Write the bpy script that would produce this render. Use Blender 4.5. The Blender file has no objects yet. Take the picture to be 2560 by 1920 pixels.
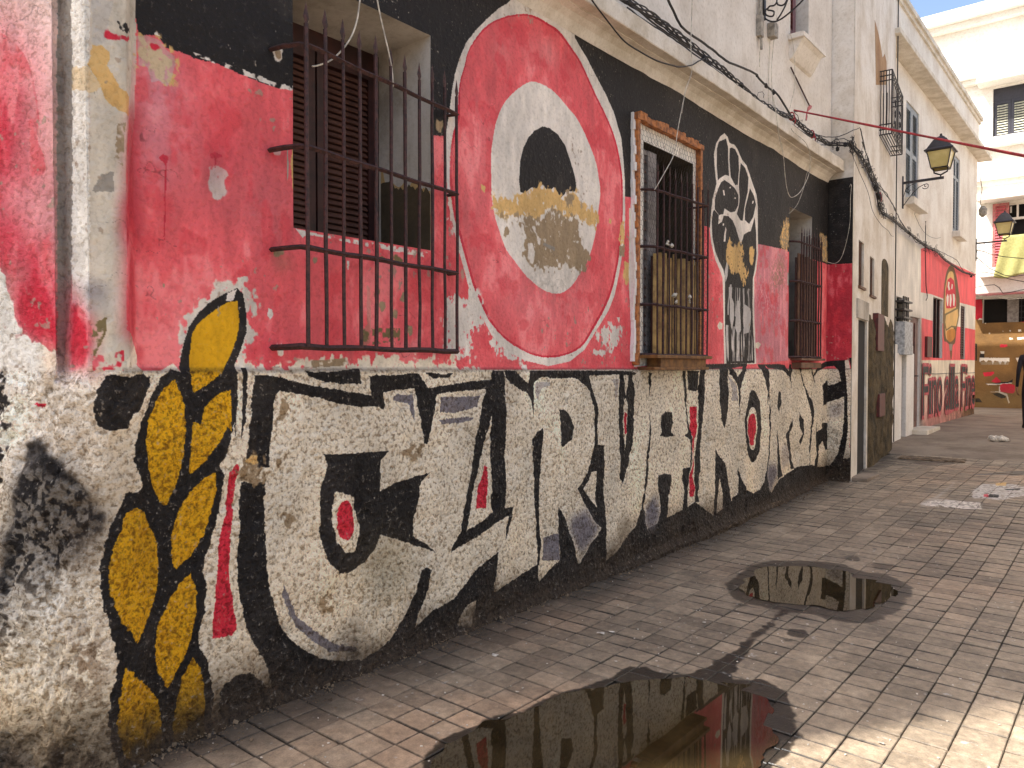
import bpy, math, random
import numpy as np
from mathutils import Vector, Matrix
random.seed(7)
# ------------------------------------------------------------------ camera, world, sun, exposure
CF, CX, CY, HZ, CH, CD = 1880., 1280., 960., 920., 1.5, 2.95      # focal px, centre, horizon, eye height, distance to the mural wall
TH = math.atan((2851.-CX)/CF); PT = math.atan((CY-HZ)/CF)
scn = bpy.context.scene
col = scn.collection
cam_d = bpy.data.cameras.new('camera'); cam = bpy.data.objects.new('camera', cam_d); col.objects.link(cam)
cam_d.sensor_width = 36.; cam_d.lens = 36.*CF/2560.; cam_d.clip_end = 600.; cam_d.clip_start = .05
cam.location = (CD, 0, CH); cam.rotation_euler = (math.pi/2-PT, 0, TH)
scn.camera = cam
SUN = Vector((.45, .675, -1.)).normalized()
wd = bpy.data.worlds.new('World'); scn.world = wd; wd.use_nodes = True
nt = wd.node_tree; bg = nt.nodes['Background']; sk = nt.nodes.new('ShaderNodeTexSky')
sk.sky_type = 'NISHITA'; sk.sun_disc = False
el = math.asin(-SUN.z); sk.sun_elevation = el
sk.sun_rotation = math.atan2(-SUN.x, -SUN.y)
sk.air_density = 1.0; sk.dust_density = 3.8; sk.ozone_density = 1.0
nt.links.new(sk.outputs[0], bg.inputs[0]); bg.inputs[1].default_value = .13
sd = bpy.data.lights.new('sun', 'SUN'); sd.energy = 4.2; sd.angle = math.radians(.8); sd.color = (1., .96, .91)
so = bpy.data.objects.new('sun', sd); col.objects.link(so)
so.rotation_euler = SUN.to_track_quat('-Z', 'Y').to_euler(); so.location = (0, 0, 12)
scn.view_settings.view_transform = 'Standard'; scn.view_settings.look = 'None'
scn.view_settings.gamma = 1; scn.view_settings.use_curve_mapping = False
scn.view_settings.exposure = 1.32

# ------------------------------------------------------------------ measuring on the photograph
def ray(px, py):
    x = (px-CX)/CF; y = -(py-CY)/CF
    fw = math.cos(PT)+y*math.sin(PT); up = y*math.cos(PT)-math.sin(PT)
    return (x*math.cos(TH)-fw*math.sin(TH), x*math.sin(TH)+fw*math.cos(TH), up)
def onX(px, py, X=0.):
    a, b, c = ray(px, py); t = (X-CD)/a; return Vector((X, b*t, CH+c*t))
def onY(px, py, Y):
    a, b, c = ray(px, py); t = Y/b; return Vector((CD+a*t, Y, CH+c*t))
def onZ(px, py, z=0.):
    a, b, c = ray(px, py); t = (z-CH)/c; return Vector((CD+a*t, b*t, z))
class Plan:
    """a wall seen in plan: a polyline of (X, Y); measures photo points on it as (s, z)"""
    def __init__(self, pts):
        self.p = pts; self.c = [0.]
        for (a, b), (c, d) in zip(pts, pts[1:]): self.c.append(self.c[-1]+math.hypot(c-a, d-b))
    def hit(self, px, py):
        a, b, c = ray(px, py); best = None; n = len(self.p)-1
        for i in range(n):
            (x0, y0), (x1, y1) = self.p[i], self.p[i+1]
            dx, dy = x1-x0, y1-y0; det = a*(-dy)+dx*b
            if abs(det) < 1e-9: continue
            rx, ry = x0-CD, y0
            t = (rx*(-dy)+dx*ry)/det; k = (a*ry-b*rx)/det
            lo = -9 if i == 0 else -1e-6; hi = 99 if i == n-1 else 1+1e-6
            if t > 0 and lo <= k <= hi:
                if best is None or t < best[0]: best = (t, self.c[i]+k*math.hypot(dx, dy), CH+c*t)
        return (best[1], best[2]) if best else (0., 0.)
    def xy(self, s):
        i = 0
        while i < len(self.c)-2 and s > self.c[i+1]: i += 1
        (x0, y0), (x1, y1) = self.p[i], self.p[i+1]; L = self.c[i+1]-self.c[i]; k = (s-self.c[i])/L
        return x0+k*(x1-x0), y0+k*(y1-y0)
    def P(self, px, py):
        s, z = self.hit(px, py); x, y = self.xy(s); return Vector((x, y, z))
CR = dict(a=(0,0,2.765), b=(0,500,2.765), c=(0,1000,2.765), d=(0,1400,3.16), e=(600,0,3.687), f=(600,450,3.318), g=(1100,0,3.687),
          h=(1100,450,3.318), i=(1500,250,3.687), j=(1700,500,3.686), k=(1700,0,4.424), l=(2100,0,4.148), m=(2100,350,4.148), n=(2100,700,4.148),
          o=(550,850,3.0157), p=(550,1300,3.0157), q=(1150,880,3.19), r=(1650,850,3.687), t=(1000,1350,2.212), u=(1700,1200,2.3047),
          v=(2300,650,4.046), w=(1560,280,4.88), x=(1560,600,4.88), y=(2000,1000,3.95), z=(0,0,1.))
def path(txt):
    out = []; c = CR['z']
    for tk in txt.split():
        if tk[0].isalpha(): c = CR[tk[0]]; tk = tk[1:]
        if not tk: continue
        X, Y = tk.split(','); out.append((c[0]+float(X)/c[2], c[1]+float(Y)/c[2]))
    return out

# ------------------------------------------------------------------ numpy noise and the paint raster
def vnoise(x, y, seed=0):
    rs = np.random.RandomState(seed); T = rs.rand(256, 256).astype(np.float32)
    xi = np.floor(x).astype(np.int64); yi = np.floor(y).astype(np.int64)
    fx = (x-xi).astype(np.float32); fy = (y-yi).astype(np.float32); fx = fx*fx*(3-2*fx); fy = fy*fy*(3-2*fy)
    a = T[xi & 255, yi & 255]; b = T[(xi+1) & 255, yi & 255]; c = T[xi & 255, (yi+1) & 255]; d = T[(xi+1) & 255, (yi+1) & 255]
    return (a*(1-fx)+b*fx)*(1-fy)+(c*(1-fx)+d*fx)*fy
def fbm(x, y, seed=0, o=4):
    r = 0; w = 1.; tot = 0
    for k in range(o):
        r = r+w*vnoise(x*2**k+17.3*k, y*2**k+5.1*k, seed+k); tot += w; w *= .5
    return r/tot
def catmull(P, n=6):
    out = []; m = len(P)
    for i in range(m):
        p0, p1, p2, p3 = P[i-1], P[i], P[(i+1) % m], P[(i+2) % m]
        for k in range(n):
            t = k/n
            out.append(tuple(.5*((2*p1[j])+(-p0[j]+p2[j])*t+(2*p0[j]-5*p1[j]+4*p2[j]-p3[j])*t*t+(-p0[j]+3*p1[j]-3*p2[j]+p3[j])*t**3) for j in (0, 1)))
    return out
def blur(M, r):
    for ax in (0, 1):
        for _ in range(2):
            c = np.cumsum(np.pad(M, [(r+1, r) if a == ax else (0, 0) for a in (0, 1)], mode='edge'), axis=ax, dtype=np.float64)
            n = M.shape[ax]
            M = ((c[2*r+1:2*r+1+n]-c[:n]) if ax == 0 else (c[:, 2*r+1:2*r+1+n]-c[:, :n])).astype(np.float32)/(2*r+1)
    return M
COL = dict(K=(30,26,24), P=(236,100,104), P2=(212,132,140), PL=(208,197,178), R=(206,44,62), W=(226,216,203), C=(232,219,196), G=(124,118,122), Y=(212,158,18),
           T=(216,176,112), M=(158,136,106), LP=(226,150,150), B=(46,38,34), GR=(150,142,130), OL=(120,105,70), DR=(186,54,66), BR=(110,80,50),
           LG=(190,184,178), BL=(110,130,170), H=(235,228,214), OC=(196,128,52), OD=(120,84,36))
class Raster:
    def __init__(self, plan, s0, s1, z0, z1, res, warp):
        self.pl = plan; self.b = (s0, s1, z0, z1); self.res = res
        self.W = int((s1-s0)/res); self.H = int((z1-z0)/res)
        s = s0+(np.arange(self.W)+.5)*res; z = z0+(np.arange(self.H)+.5)*res
        self.S, self.Z = np.meshgrid(s, z); self.S = self.S.astype(np.float32); self.Z = self.Z.astype(np.float32)
        self.im = np.zeros((self.H, self.W, 3), np.float32); self.rough = np.zeros((self.H, self.W), np.float32)
        n1 = fbm(self.S*60, self.Z*60, 3, 2)-.5; n2 = fbm(self.S*60, self.Z*60, 9, 2)-.5
        w = warp(self.S, self.Z)
        self.Sw = self.S+n1*w; self.Zw = self.Z+n2*w
    def mask(self, pts, mg=.02):
        s0, s1, z0, z1 = self.b; r = self.res
        xs = [p[0] for p in pts]; ys = [p[1] for p in pts]
        i0 = max(0, int((min(xs)-mg-s0)/r)); i1 = min(self.W, int((max(xs)+mg-s0)/r)+1)
        j0 = max(0, int((min(ys)-mg-z0)/r)); j1 = min(self.H, int((max(ys)+mg-z0)/r)+1)
        if i1 <= i0 or j1 <= j0: return None
        X = self.Sw[j0:j1, i0:i1]; Y = self.Zw[j0:j1, i0:i1]; M = np.zeros(X.shape, bool)
        n = len(pts)
        for k in range(n):
            (xa, ya), (xb, yb) = pts[k], pts[(k+1) % n]
            if ya == yb: continue
            lo, hi = (ya, yb) if ya < yb else (yb, ya)
            J0 = max(0, int((lo-mg-z0)/r)-j0); J1 = min(j1-j0, int((hi+mg-z0)/r)+2-j0)
            if J1 <= J0: continue
            y = Y[J0:J1]
            M[J0:J1] ^= ((ya > y) != (yb > y)) & (X[J0:J1] < (xb-xa)*(y-ya)/(yb-ya)+xa)
        return M, (slice(j0, j1), slice(i0, i1))
    def draw(self, line):
        c, fl, txt = line.split(';')
        pts = [self.pl.hit(*p) for p in path(txt)]
        if 's' in fl: pts = catmull(pts)
        bl = max([int(ch)**2*2 for ch in fl if ch.isdigit()]+[0]); r = self.mask(pts, .02+bl*self.res*2.2)
        if r is None: return
        M, sl = r; M = M.astype(np.float32)
        for ch in fl:
            if ch.isdigit() and int(ch) > 0: M = blur(M, int(ch)*int(ch)*2)
        if 'n' in fl:      # broken up by wear
            nn = fbm(self.S[sl]*45, self.Z[sl]*45, 21, 3); M = M*np.clip((nn-.42)*9, 0, 1)
        if 'e' in fl:      # ragged sprayed edge
            nn = fbm(self.S[sl]*42, self.Z[sl]*34, 25, 5)-.5; M = np.clip((M-.5+nn*1.9)*5.+.5, 0, 1)*np.clip(M*4, 0, 1)
        if 'w' in fl: M = M*np.clip(.35+1.1*fbm(self.S[sl]*9, self.Z[sl]*6, 29, 5), 0, 1)
        if 'v' in fl:      # vertical brush streaks
            nn = fbm(self.S[sl]*48, self.Z[sl]*4, 27, 4); M = M*np.clip((nn-.5)*9, 0, 1)
        if 'h' in fl: M = M*.5
        rgb = np.array(COL[c], np.float32)/255
        self.im[sl] = self.im[sl]*(1-M[..., None])+rgb*M[..., None]
        if 'q' in fl: self.rough[sl] = self.rough[sl]*(1-M)
    def image(self, name):
        im = bpy.data.images.new(name, self.W, self.H, alpha=True)
        im.colorspace_settings.name = 'sRGB'; im.alpha_mode = 'CHANNEL_PACKED'
        a = np.ones((self.H, self.W, 4), np.float32); a[..., :3] = np.clip(self.im, 0, 1); a[..., 3] = np.clip(self.rough, 0, 1)
        im.pixels.foreach_set(a.ravel()); im.update(); im.pack(); return im
# ------------------------------------------------------------------ the mural wall in plan: chamfered corner, groove, pilaster, long wall, return of the next house
MW = Plan([(-.27, .90), (-.03, 1.022), (-.062, 1.03), (-.062, 1.058), (-.035, 1.066), (.05, 1.10), (.05, 1.242), (0., 1.292), (0., 9.53), (.29, 9.53)])
S_MAX = MW.c[-1]; S_A = MW.c[7]                       # s where the flat mural begins
DADO = 1.5
def dado_z(s): return DADO-.02+.012*np.sin(s*2.1)+.0*s
R = Raster(MW, -.35, S_MAX+.02, -.12, 3.86, .0036, lambda S, Z: np.where(Z < 1.47, .011, .005)+np.where(S < S_A, .006, 0))
S, Z = R.S, R.Z
R.im[:] = np.array(COL['P'], np.float32)/255
R.rough[:] = .22
lowm = Z < 1.49
R.im[lowm] = np.array(COL['C'], np.float32)/255
UP = '''PL;;z-200,-500 z-200,1100 b420,1190 b640,1240 b720,1190 b890,1180 b940,1190 b930,1000 b880,900 b880,300 a935,800 a945,300 a935,0 z338,-500
P2;3;a950,420 a1200,400 a1250,500 a1260,700 a1200,900 a1150,1300 a960,1300
K;;z338,-500 z338,0 z340,43 z347,87 z395,88 z416,119 z470,136 z485,145 z542,159 z597,184 z651,206 z687,219 z738,226 z741,226 z1078,338 z1118,342 z1564,492 z1581,494 z1767,566 z1897,611 z1934,620 z1972,630 z2056,657 z2066,661 z2129,659 z2180,650 z2180,-900
T;2e;a945,250 a1010,245 a1060,260 a1110,285 a1150,340 a1210,390 a1215,430 a1195,520 a1160,600 a1100,560 a1050,570 a1030,500 a1020,460 a960,450
LG;h;a945,250 a1010,245 a1060,260 a1110,285 a1150,340 a1210,390 a1215,430 a1195,520 a1160,600 a1100,560 a1050,570 a1030,500 a1020,460 a960,450
W;n;a1310,375 a1500,445 a1700,525 a1900,605 a2045,635 a2045,605 a1900,570 a1700,490 a1500,415 a1340,360
H;;a1060,240 a1085,215 a1100,245 a1110,250
R;1e;a1010,285 a1060,290 a1140,330 a1135,345 a1080,335 a1030,320
W;1e;a1450,1150 a1465,1130 a1500,1160 a1560,1160 a1580,1200 a1560,1260 a1560,1330 a1520,1380 a1510,1415 a1490,1370 a1450,1290
R;;a1100,1090 a1130,1065 a1170,1085 a1165,1105 a1155,1130 a1150,1500 a1145,1659 a1140,1659 a1143,1140 a1130,1120
R;;a1450,1065 a1490,1050 a1540,1070 a1540,1085 a1500,1095 a1495,1165 a1490,1165 a1488,1095 a1460,1095
M;;b1130,580 b1145,580 b1145,605 b1128,602
W;;b1850,750 b1880,755 b1890,790 b1870,830 b1850,800
R;3;a1500,900 a1580,950 a1570,1200 a1480,1150
R;3h;b1640,1100 b1700,1000 b1900,950 b2000,1100 b1800,1150
P2;4;a1300,800 a1380,800 a1420,1300 a1340,1400 a1290,1300
P2;4h;a1700,1300 a1950,1150 a2000,1500 a1700,1659
T;;e520,1190 e523,1659 f470,150 f470,380 f455,240 e470,1500 e500,1300
W;;e490,770 e520,740 e520,820 e500,830
W;2e;f1740,0 f1765,100 f1790,380 f1800,480 f1840,600 f1880,720 f1930,830 f1975,960 f1991,1000 f1991,1250 f1910,1240 f1900,1330 f1940,1440 f1890,1500 f1850,1470 f1780,1480 f1700,1400 f1700,1000 f1760,950 f1800,960 f1840,980 f1880,1050 f1890,970 f1930,900 f1890,800 f1850,680 f1800,520 f1770,420 f1730,300 f1745,200
W;;g650,10 g540,80 g440,170 g330,280 g240,400 g180,540 g140,680 g110,850 g90,1000 g60,1200 g45,1400 h55,0 h75,200 h110,370 h150,560 h200,740 h245,920 h330,1100 h430,1290 h550,1420 h700,1500 h900,1545 h1080,1505 h1200,1410 h1300,1250 h1400,1080 h1450,950 h1490,760 h1510,620 h1530,450 h1535,250 h1530,0 g1690,1500 g1670,1280 g1600,1030 g1530,870 g1440,700 g1350,520 g1245,345 g1245,200 g1400,-200 g900,-200 g660,-60
R;s;g790,130 g640,145 g500,195 g400,270 g320,370 g260,480 g230,600 g190,740 g170,900 g160,1100 g120,1240 g98,1400 g90,1659 h90,100 h120,300 h160,450 h210,640 h270,860 h330,1000 h400,1150 h500,1280 h620,1380 h760,1450 h900,1475 h1050,1450 h1180,1380 h1280,1230 h1370,1060 h1430,900 h1470,720 h1490,560 h1510,350 h1510,0 g1640,1400 g1590,1220 g1520,1050 g1440,880 g1370,720 g1290,550 g1200,420 g1100,290 g1000,220 g900,160
P;s;g790,145 g640,160 g500,210 g400,290 g320,390 g260,500 g235,620 g200,750 g185,900 g180,1100 g140,1240 g115,1400 g110,1659 h110,100 h140,300 h180,450 h230,640 h290,860 h350,1000 h420,1150 h510,1270 h630,1365 h770,1435 h900,1460 h1050,1435 h1170,1365 h1265,1220 h1355,1050 h1415,890 h1455,720 h1475,560 h1500,350 h1498,0 g1625,1400 g1575,1220 g1505,1050 g1425,880 g1355,720 g1275,555 g1185,430 g1090,310 g990,235 g890,175
LP;4h;g350,1000 g500,900 g480,1600 h300,400 h330,900 h240,700 h190,200
W;3h;g500,450 g600,420 g640,500 g560,560 g500,540
W;3h;g780,400 g840,400 g880,580 g820,620
W;3h;g920,380 g1040,420 g1060,600 g960,560
LP;4h;h400,700 h600,760 h800,1000 h1000,1000 h1200,700 h1250,900 h1100,1200 h800,1250 h560,1100
W;s;g850,755 g740,800 g640,890 g570,990 g520,1120 g490,1260 g470,1400 g470,1600 h430,150 h460,320 h500,450 h550,580 h620,680 h700,790 h800,880 h900,935 h1000,940 h1090,880 h1150,790 h1210,690 h1260,550 h1290,400 h1310,250 h1325,100 g1450,1600 g1430,1500 g1380,1360 g1330,1240 g1260,1100 g1180,1000 g1080,880 g980,800
K;;g940,1170 g860,1210 g800,1280 g760,1370 g735,1480 g725,1659 h665,100 h700,110 h760,60 h800,90 h850,40 h900,100 h940,60 h1000,150 h1050,90 h1110,100 h1125,80 h1118,0 g1225,1590 g1200,1500 g1150,1350 g1080,1240 g1000,1185
T;2e;h425,110 h480,130 h500,180 h520,210 h545,160 h570,135 h600,150 h650,180 h668,100 h700,110 h740,100 h780,75 h800,95 h850,15 h880,80 h905,95 h930,62 h970,100 h990,150 h1020,120 h1060,90 h1100,85 h1130,100 h1140,190 h1220,220 h1270,240 h1310,270 h1295,410 h1230,370 h1180,360 h1110,290 h1060,340 h960,260 h880,240 h840,340 h780,330 h700,300 h620,310 h560,290 h510,290 h445,250
M;2e;h445,260 h510,280 h560,290 h620,300 h720,305 h780,335 h840,345 h870,300 h900,240 h930,200 h960,260 h1000,290 h1060,340 h1110,290 h1180,350 h1230,370 h1180,370 h1110,375 h1150,450 h1180,560 h1240,600 h1255,640 h1190,770 h1120,740 h1080,720 h1030,700 h990,720 h960,740 h860,740 h780,730 h730,710 h690,640 h700,540 h720,460 h690,400 h660,380 h620,330 h560,310 h500,300
M;2e;h1010,120 h1030,200 h1060,300 h1090,180 h1115,110 h1060,100
W;1e;h730,520 h760,520 h780,600 h770,680 h740,700 h725,640
W;1e;h760,370 h790,400 h810,470 h830,490 h830,540 h815,545 h800,470 h770,420
M;1e;h540,380 h600,430 h530,470
GR;;h860,520 h950,560 h950,590 h900,570 h850,540
GR;3nh;h700,800 h850,780 h1000,850 h1100,820 h1080,900 h950,940 h820,900
W;2e;h50,1000 h110,950 h150,980 h220,1060 h230,960 h260,900 h310,930 h350,1050 h390,1130 h370,1190 h330,1200 h260,1250 h240,1340 h280,1440 h250,1490 h210,1500 h150,1440 h60,1450
W;2e;h405,1280 h440,1380 h500,1475 h600,1465 h620,1500 h650,1520 h640,1570 h760,1570 h740,1530 h700,1500 h680,1470 h560,1410 h440,1270
W;2e;h1295,1295 h1320,1260 h1360,1230 h1390,1190 h1420,1200 h1430,1230 h1500,1210 h1500,1280 h1480,1310 h1460,1380 h1430,1410 h1410,1450 h1390,1420 h1400,1350 h1350,1345 h1300,1330
W;1e;h1265,1400 h1310,1420 h1370,1410 h1370,1460 h1270,1450
W;;h1465,1140 h1490,1140 h1485,1190
T;1e;h1500,350 h1530,350 h1525,530 h1500,545 h1480,490
T;1e;h1530,670 h1580,690 h1580,820 h1550,880 h1520,800
M;1e;h1480,550 h1530,540 h1535,640 h1490,640
T;;h340,30 h380,60 h370,110 h345,80
T;;h1400,320 h1420,330 h1415,370 h1400,360
W;1e;e290,450 e380,440 e390,560 e310,560
M;1e;e320,470 e370,470 e370,540 e330,540
W;1e;e300,1360 e370,1370 e380,1420 e310,1420
DR;2;e290,1380 e380,1400 e420,1480 e320,1480
M;1e;f295,560 f350,570 f350,620 f290,640
W;1e;f310,1360 f350,1370 f360,1450 f320,1450
M;2h;f290,640 f400,640 f420,720 f300,740
M;1e;e1810,1110 e1870,1120 e1860,1230 e1820,1200
W;;z1577,285 z1583,280 z1583,520 z1577,520
H;;z1584,290 z1745,375 z1745,900 z1584,918
C;;z1572,520 z1583,520 z1583,700 z1578,900 z1573,700
M;h;f1060,860 f1085,900 f1090,1100 f1080,1350 f1000,1400 f1010,1250 f1060,1200
M;1e;f1170,1000 f1200,1010 f1210,1080 f1180,1100 f1160,1050
M;1e;f1370,930 f1400,930 f1400,1000 f1360,1020 f1330,990
M;1e;f1270,1070 f1310,1060 f1310,1150 f1270,1140
OL;1e;f1130,880 f1160,900 f1150,980 f1120,960
OL;n;f1000,1250 f1090,1230 f1330,1230 f1330,1330 f1100,1370 f1000,1380
M;1e;f1395,1210 f1430,1210 f1425,1290 f1400,1290
M;1e;f595,650 f630,635 f640,680 f620,705
OL;1e;f1150,630 f1240,640 f1250,670 f1160,650
OL;1e;f1280,630 f1340,640 f1345,690 f1290,680
W;;f890,670 f910,670 f905,740 f895,740
W;n;f720,460 f1100,520 f1570,600 f1570,650 f1100,560 f720,480
W;;f460,400 f530,420 f600,440 f700,455 f690,475 f560,455 f520,480 f490,440
C;;b880,1100 b930,1000 b950,1100 b930,1190 b1100,1180 b1200,1130 b1240,1190 b1280,1250 b1000,1300 b650,1300 b640,1260 b700,1250 b760,1200 b880,1180
C;2e;f60,1490 f150,1530 f260,1570 f400,1560 f520,1530 f600,1490 f650,1500 f760,1480 f880,1480 f940,1510 f1090,1500 f1200,1460 f1400,1480 f1600,1480 f1640,1500 f1770,1460 f1760,1560 f1991,1565 f1991,1700 f0,1700 f0,1480
M;n;f590,1500 f880,1480 f900,1540 f590,1560
P2;;j727,405 j880,440 j990,460 j1000,1480 j700,1510 j690,1200 j680,950 j690,740 j720,600
R;3nh;j730,700 j900,900 j920,1100 j700,1000
OL;3nh;j850,600 j960,500 j980,800 j830,850
T;2e;j980,160 j1000,200 j1000,440 j960,460 j920,420 j930,280
M;n;j980,160 j1000,200 j1000,440 j960,460 j920,420 j930,280
T;2e;j1285,310 j1345,340 j1350,580 j1310,560 j1300,450
M;n;j1285,310 j1345,340 j1350,580 j1310,560
DR;;z2066,661 z2200,659 z2200,915 z2066,903
DR;2h;z2068,665 z2100,662 z2105,900 z2068,900
C;;j345,1160 j365,1120 j395,1140 j390,1190 j360,1195
C;;j690,1320 j720,1310 j745,1330 j720,1370 j695,1365
W;;i1150,305 i1180,340 i1197,397 i1240,410 i1270,450 i1310,550 i1350,600 i1385,700 i1420,800 i1445,880 i1455,1000 i1457,1200 i1460,1400 j722,500 j705,650 j685,720 j680,950 j690,1200 j700,1513 j408,1518 j402,1100 j392,720 j370,650 j330,560 j290,400 j276,270 j285,150 j300,0 i1052,860 i1075,770 i1063,650 i1053,500 i1075,400 i1110,340
K;;i1130,372 i1165,358 i1185,440 i1185,560 i1195,700 i1160,690 i1110,720 i1090,745 i1080,600 i1080,450 i1100,385
K;;i1200,445 i1220,440 i1250,455 i1280,520 i1285,650 i1275,780 i1250,785 i1210,710 i1197,560
K;;i1300,580 i1340,630 i1370,720 i1365,850 i1345,950 i1320,1115 i1300,1110 i1265,1050 i1285,970 i1292,900 i1285,800 i1290,680
K;;i1385,812 i1420,880 i1438,960 i1415,1080 i1378,1143 i1340,1105 i1345,1000 i1368,900
K;;i1155,738 i1200,770 i1250,820 i1280,880 i1278,970 i1245,1030 i1205,1037 i1150,1000 i1140,1050 i1100,1062 i1060,1005 i1063,900 i1090,825 i1120,760
K;;j320,90 j360,140 j355,225 j390,200 j405,145 j450,150 j490,190 j520,260 j545,350 j565,415 j590,320 j620,300 j655,285 j680,200 j690,160 j703,300 j706,500 j690,640 j670,730 j665,950 j675,1200 j686,1503 j428,1508 j415,1100 j415,700 j400,640 j365,570 j325,470 j300,340 j292,200 j305,110
W;;j425,250 j432,270 j420,385 j402,385 j412,310
W;;j398,215 j412,220 j405,240 j396,235
W;;i1135,830 i1148,830 i1155,880 i1143,882
W;;i1200,798 i1210,802 i1205,818 i1196,812
W;;i1243,897 i1255,900 i1250,915 i1240,910
W;;i1408,930 i1420,930 i1415,955 i1405,960
LG;;j430,570 j445,600 j440,700 j420,760 j412,660
T;2e;j430,440 j445,340 j465,340 j480,420 j530,395 j565,410 j580,440 j582,560 j590,610 j625,650 j628,700 j605,720 j600,760 j590,790 j575,785 j565,740 j555,690 j520,670 j480,665 j450,640 j440,560 j420,480
T;1e;j640,445 j665,430 j685,455 j680,540 j670,600 j650,600 j640,540
LG;;j460,780 j475,780 j480,900 j500,950 j500,1100 j480,1200 j462,1100
LG;;j525,930 j550,925 j560,1100 j565,1200 j540,1250 j510,1180
LG;;j585,955 j620,980 j645,1000 j655,1080 j650,1150 j640,1220 j595,1235 j582,1100
LG;v;j425,1150 j660,1200 j680,1480 j430,1490
W;vh;j430,1300 j660,1300 j670,1450 j440,1450
LG;v;j440,800 j650,820 j655,1100 j440,1060'''
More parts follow.
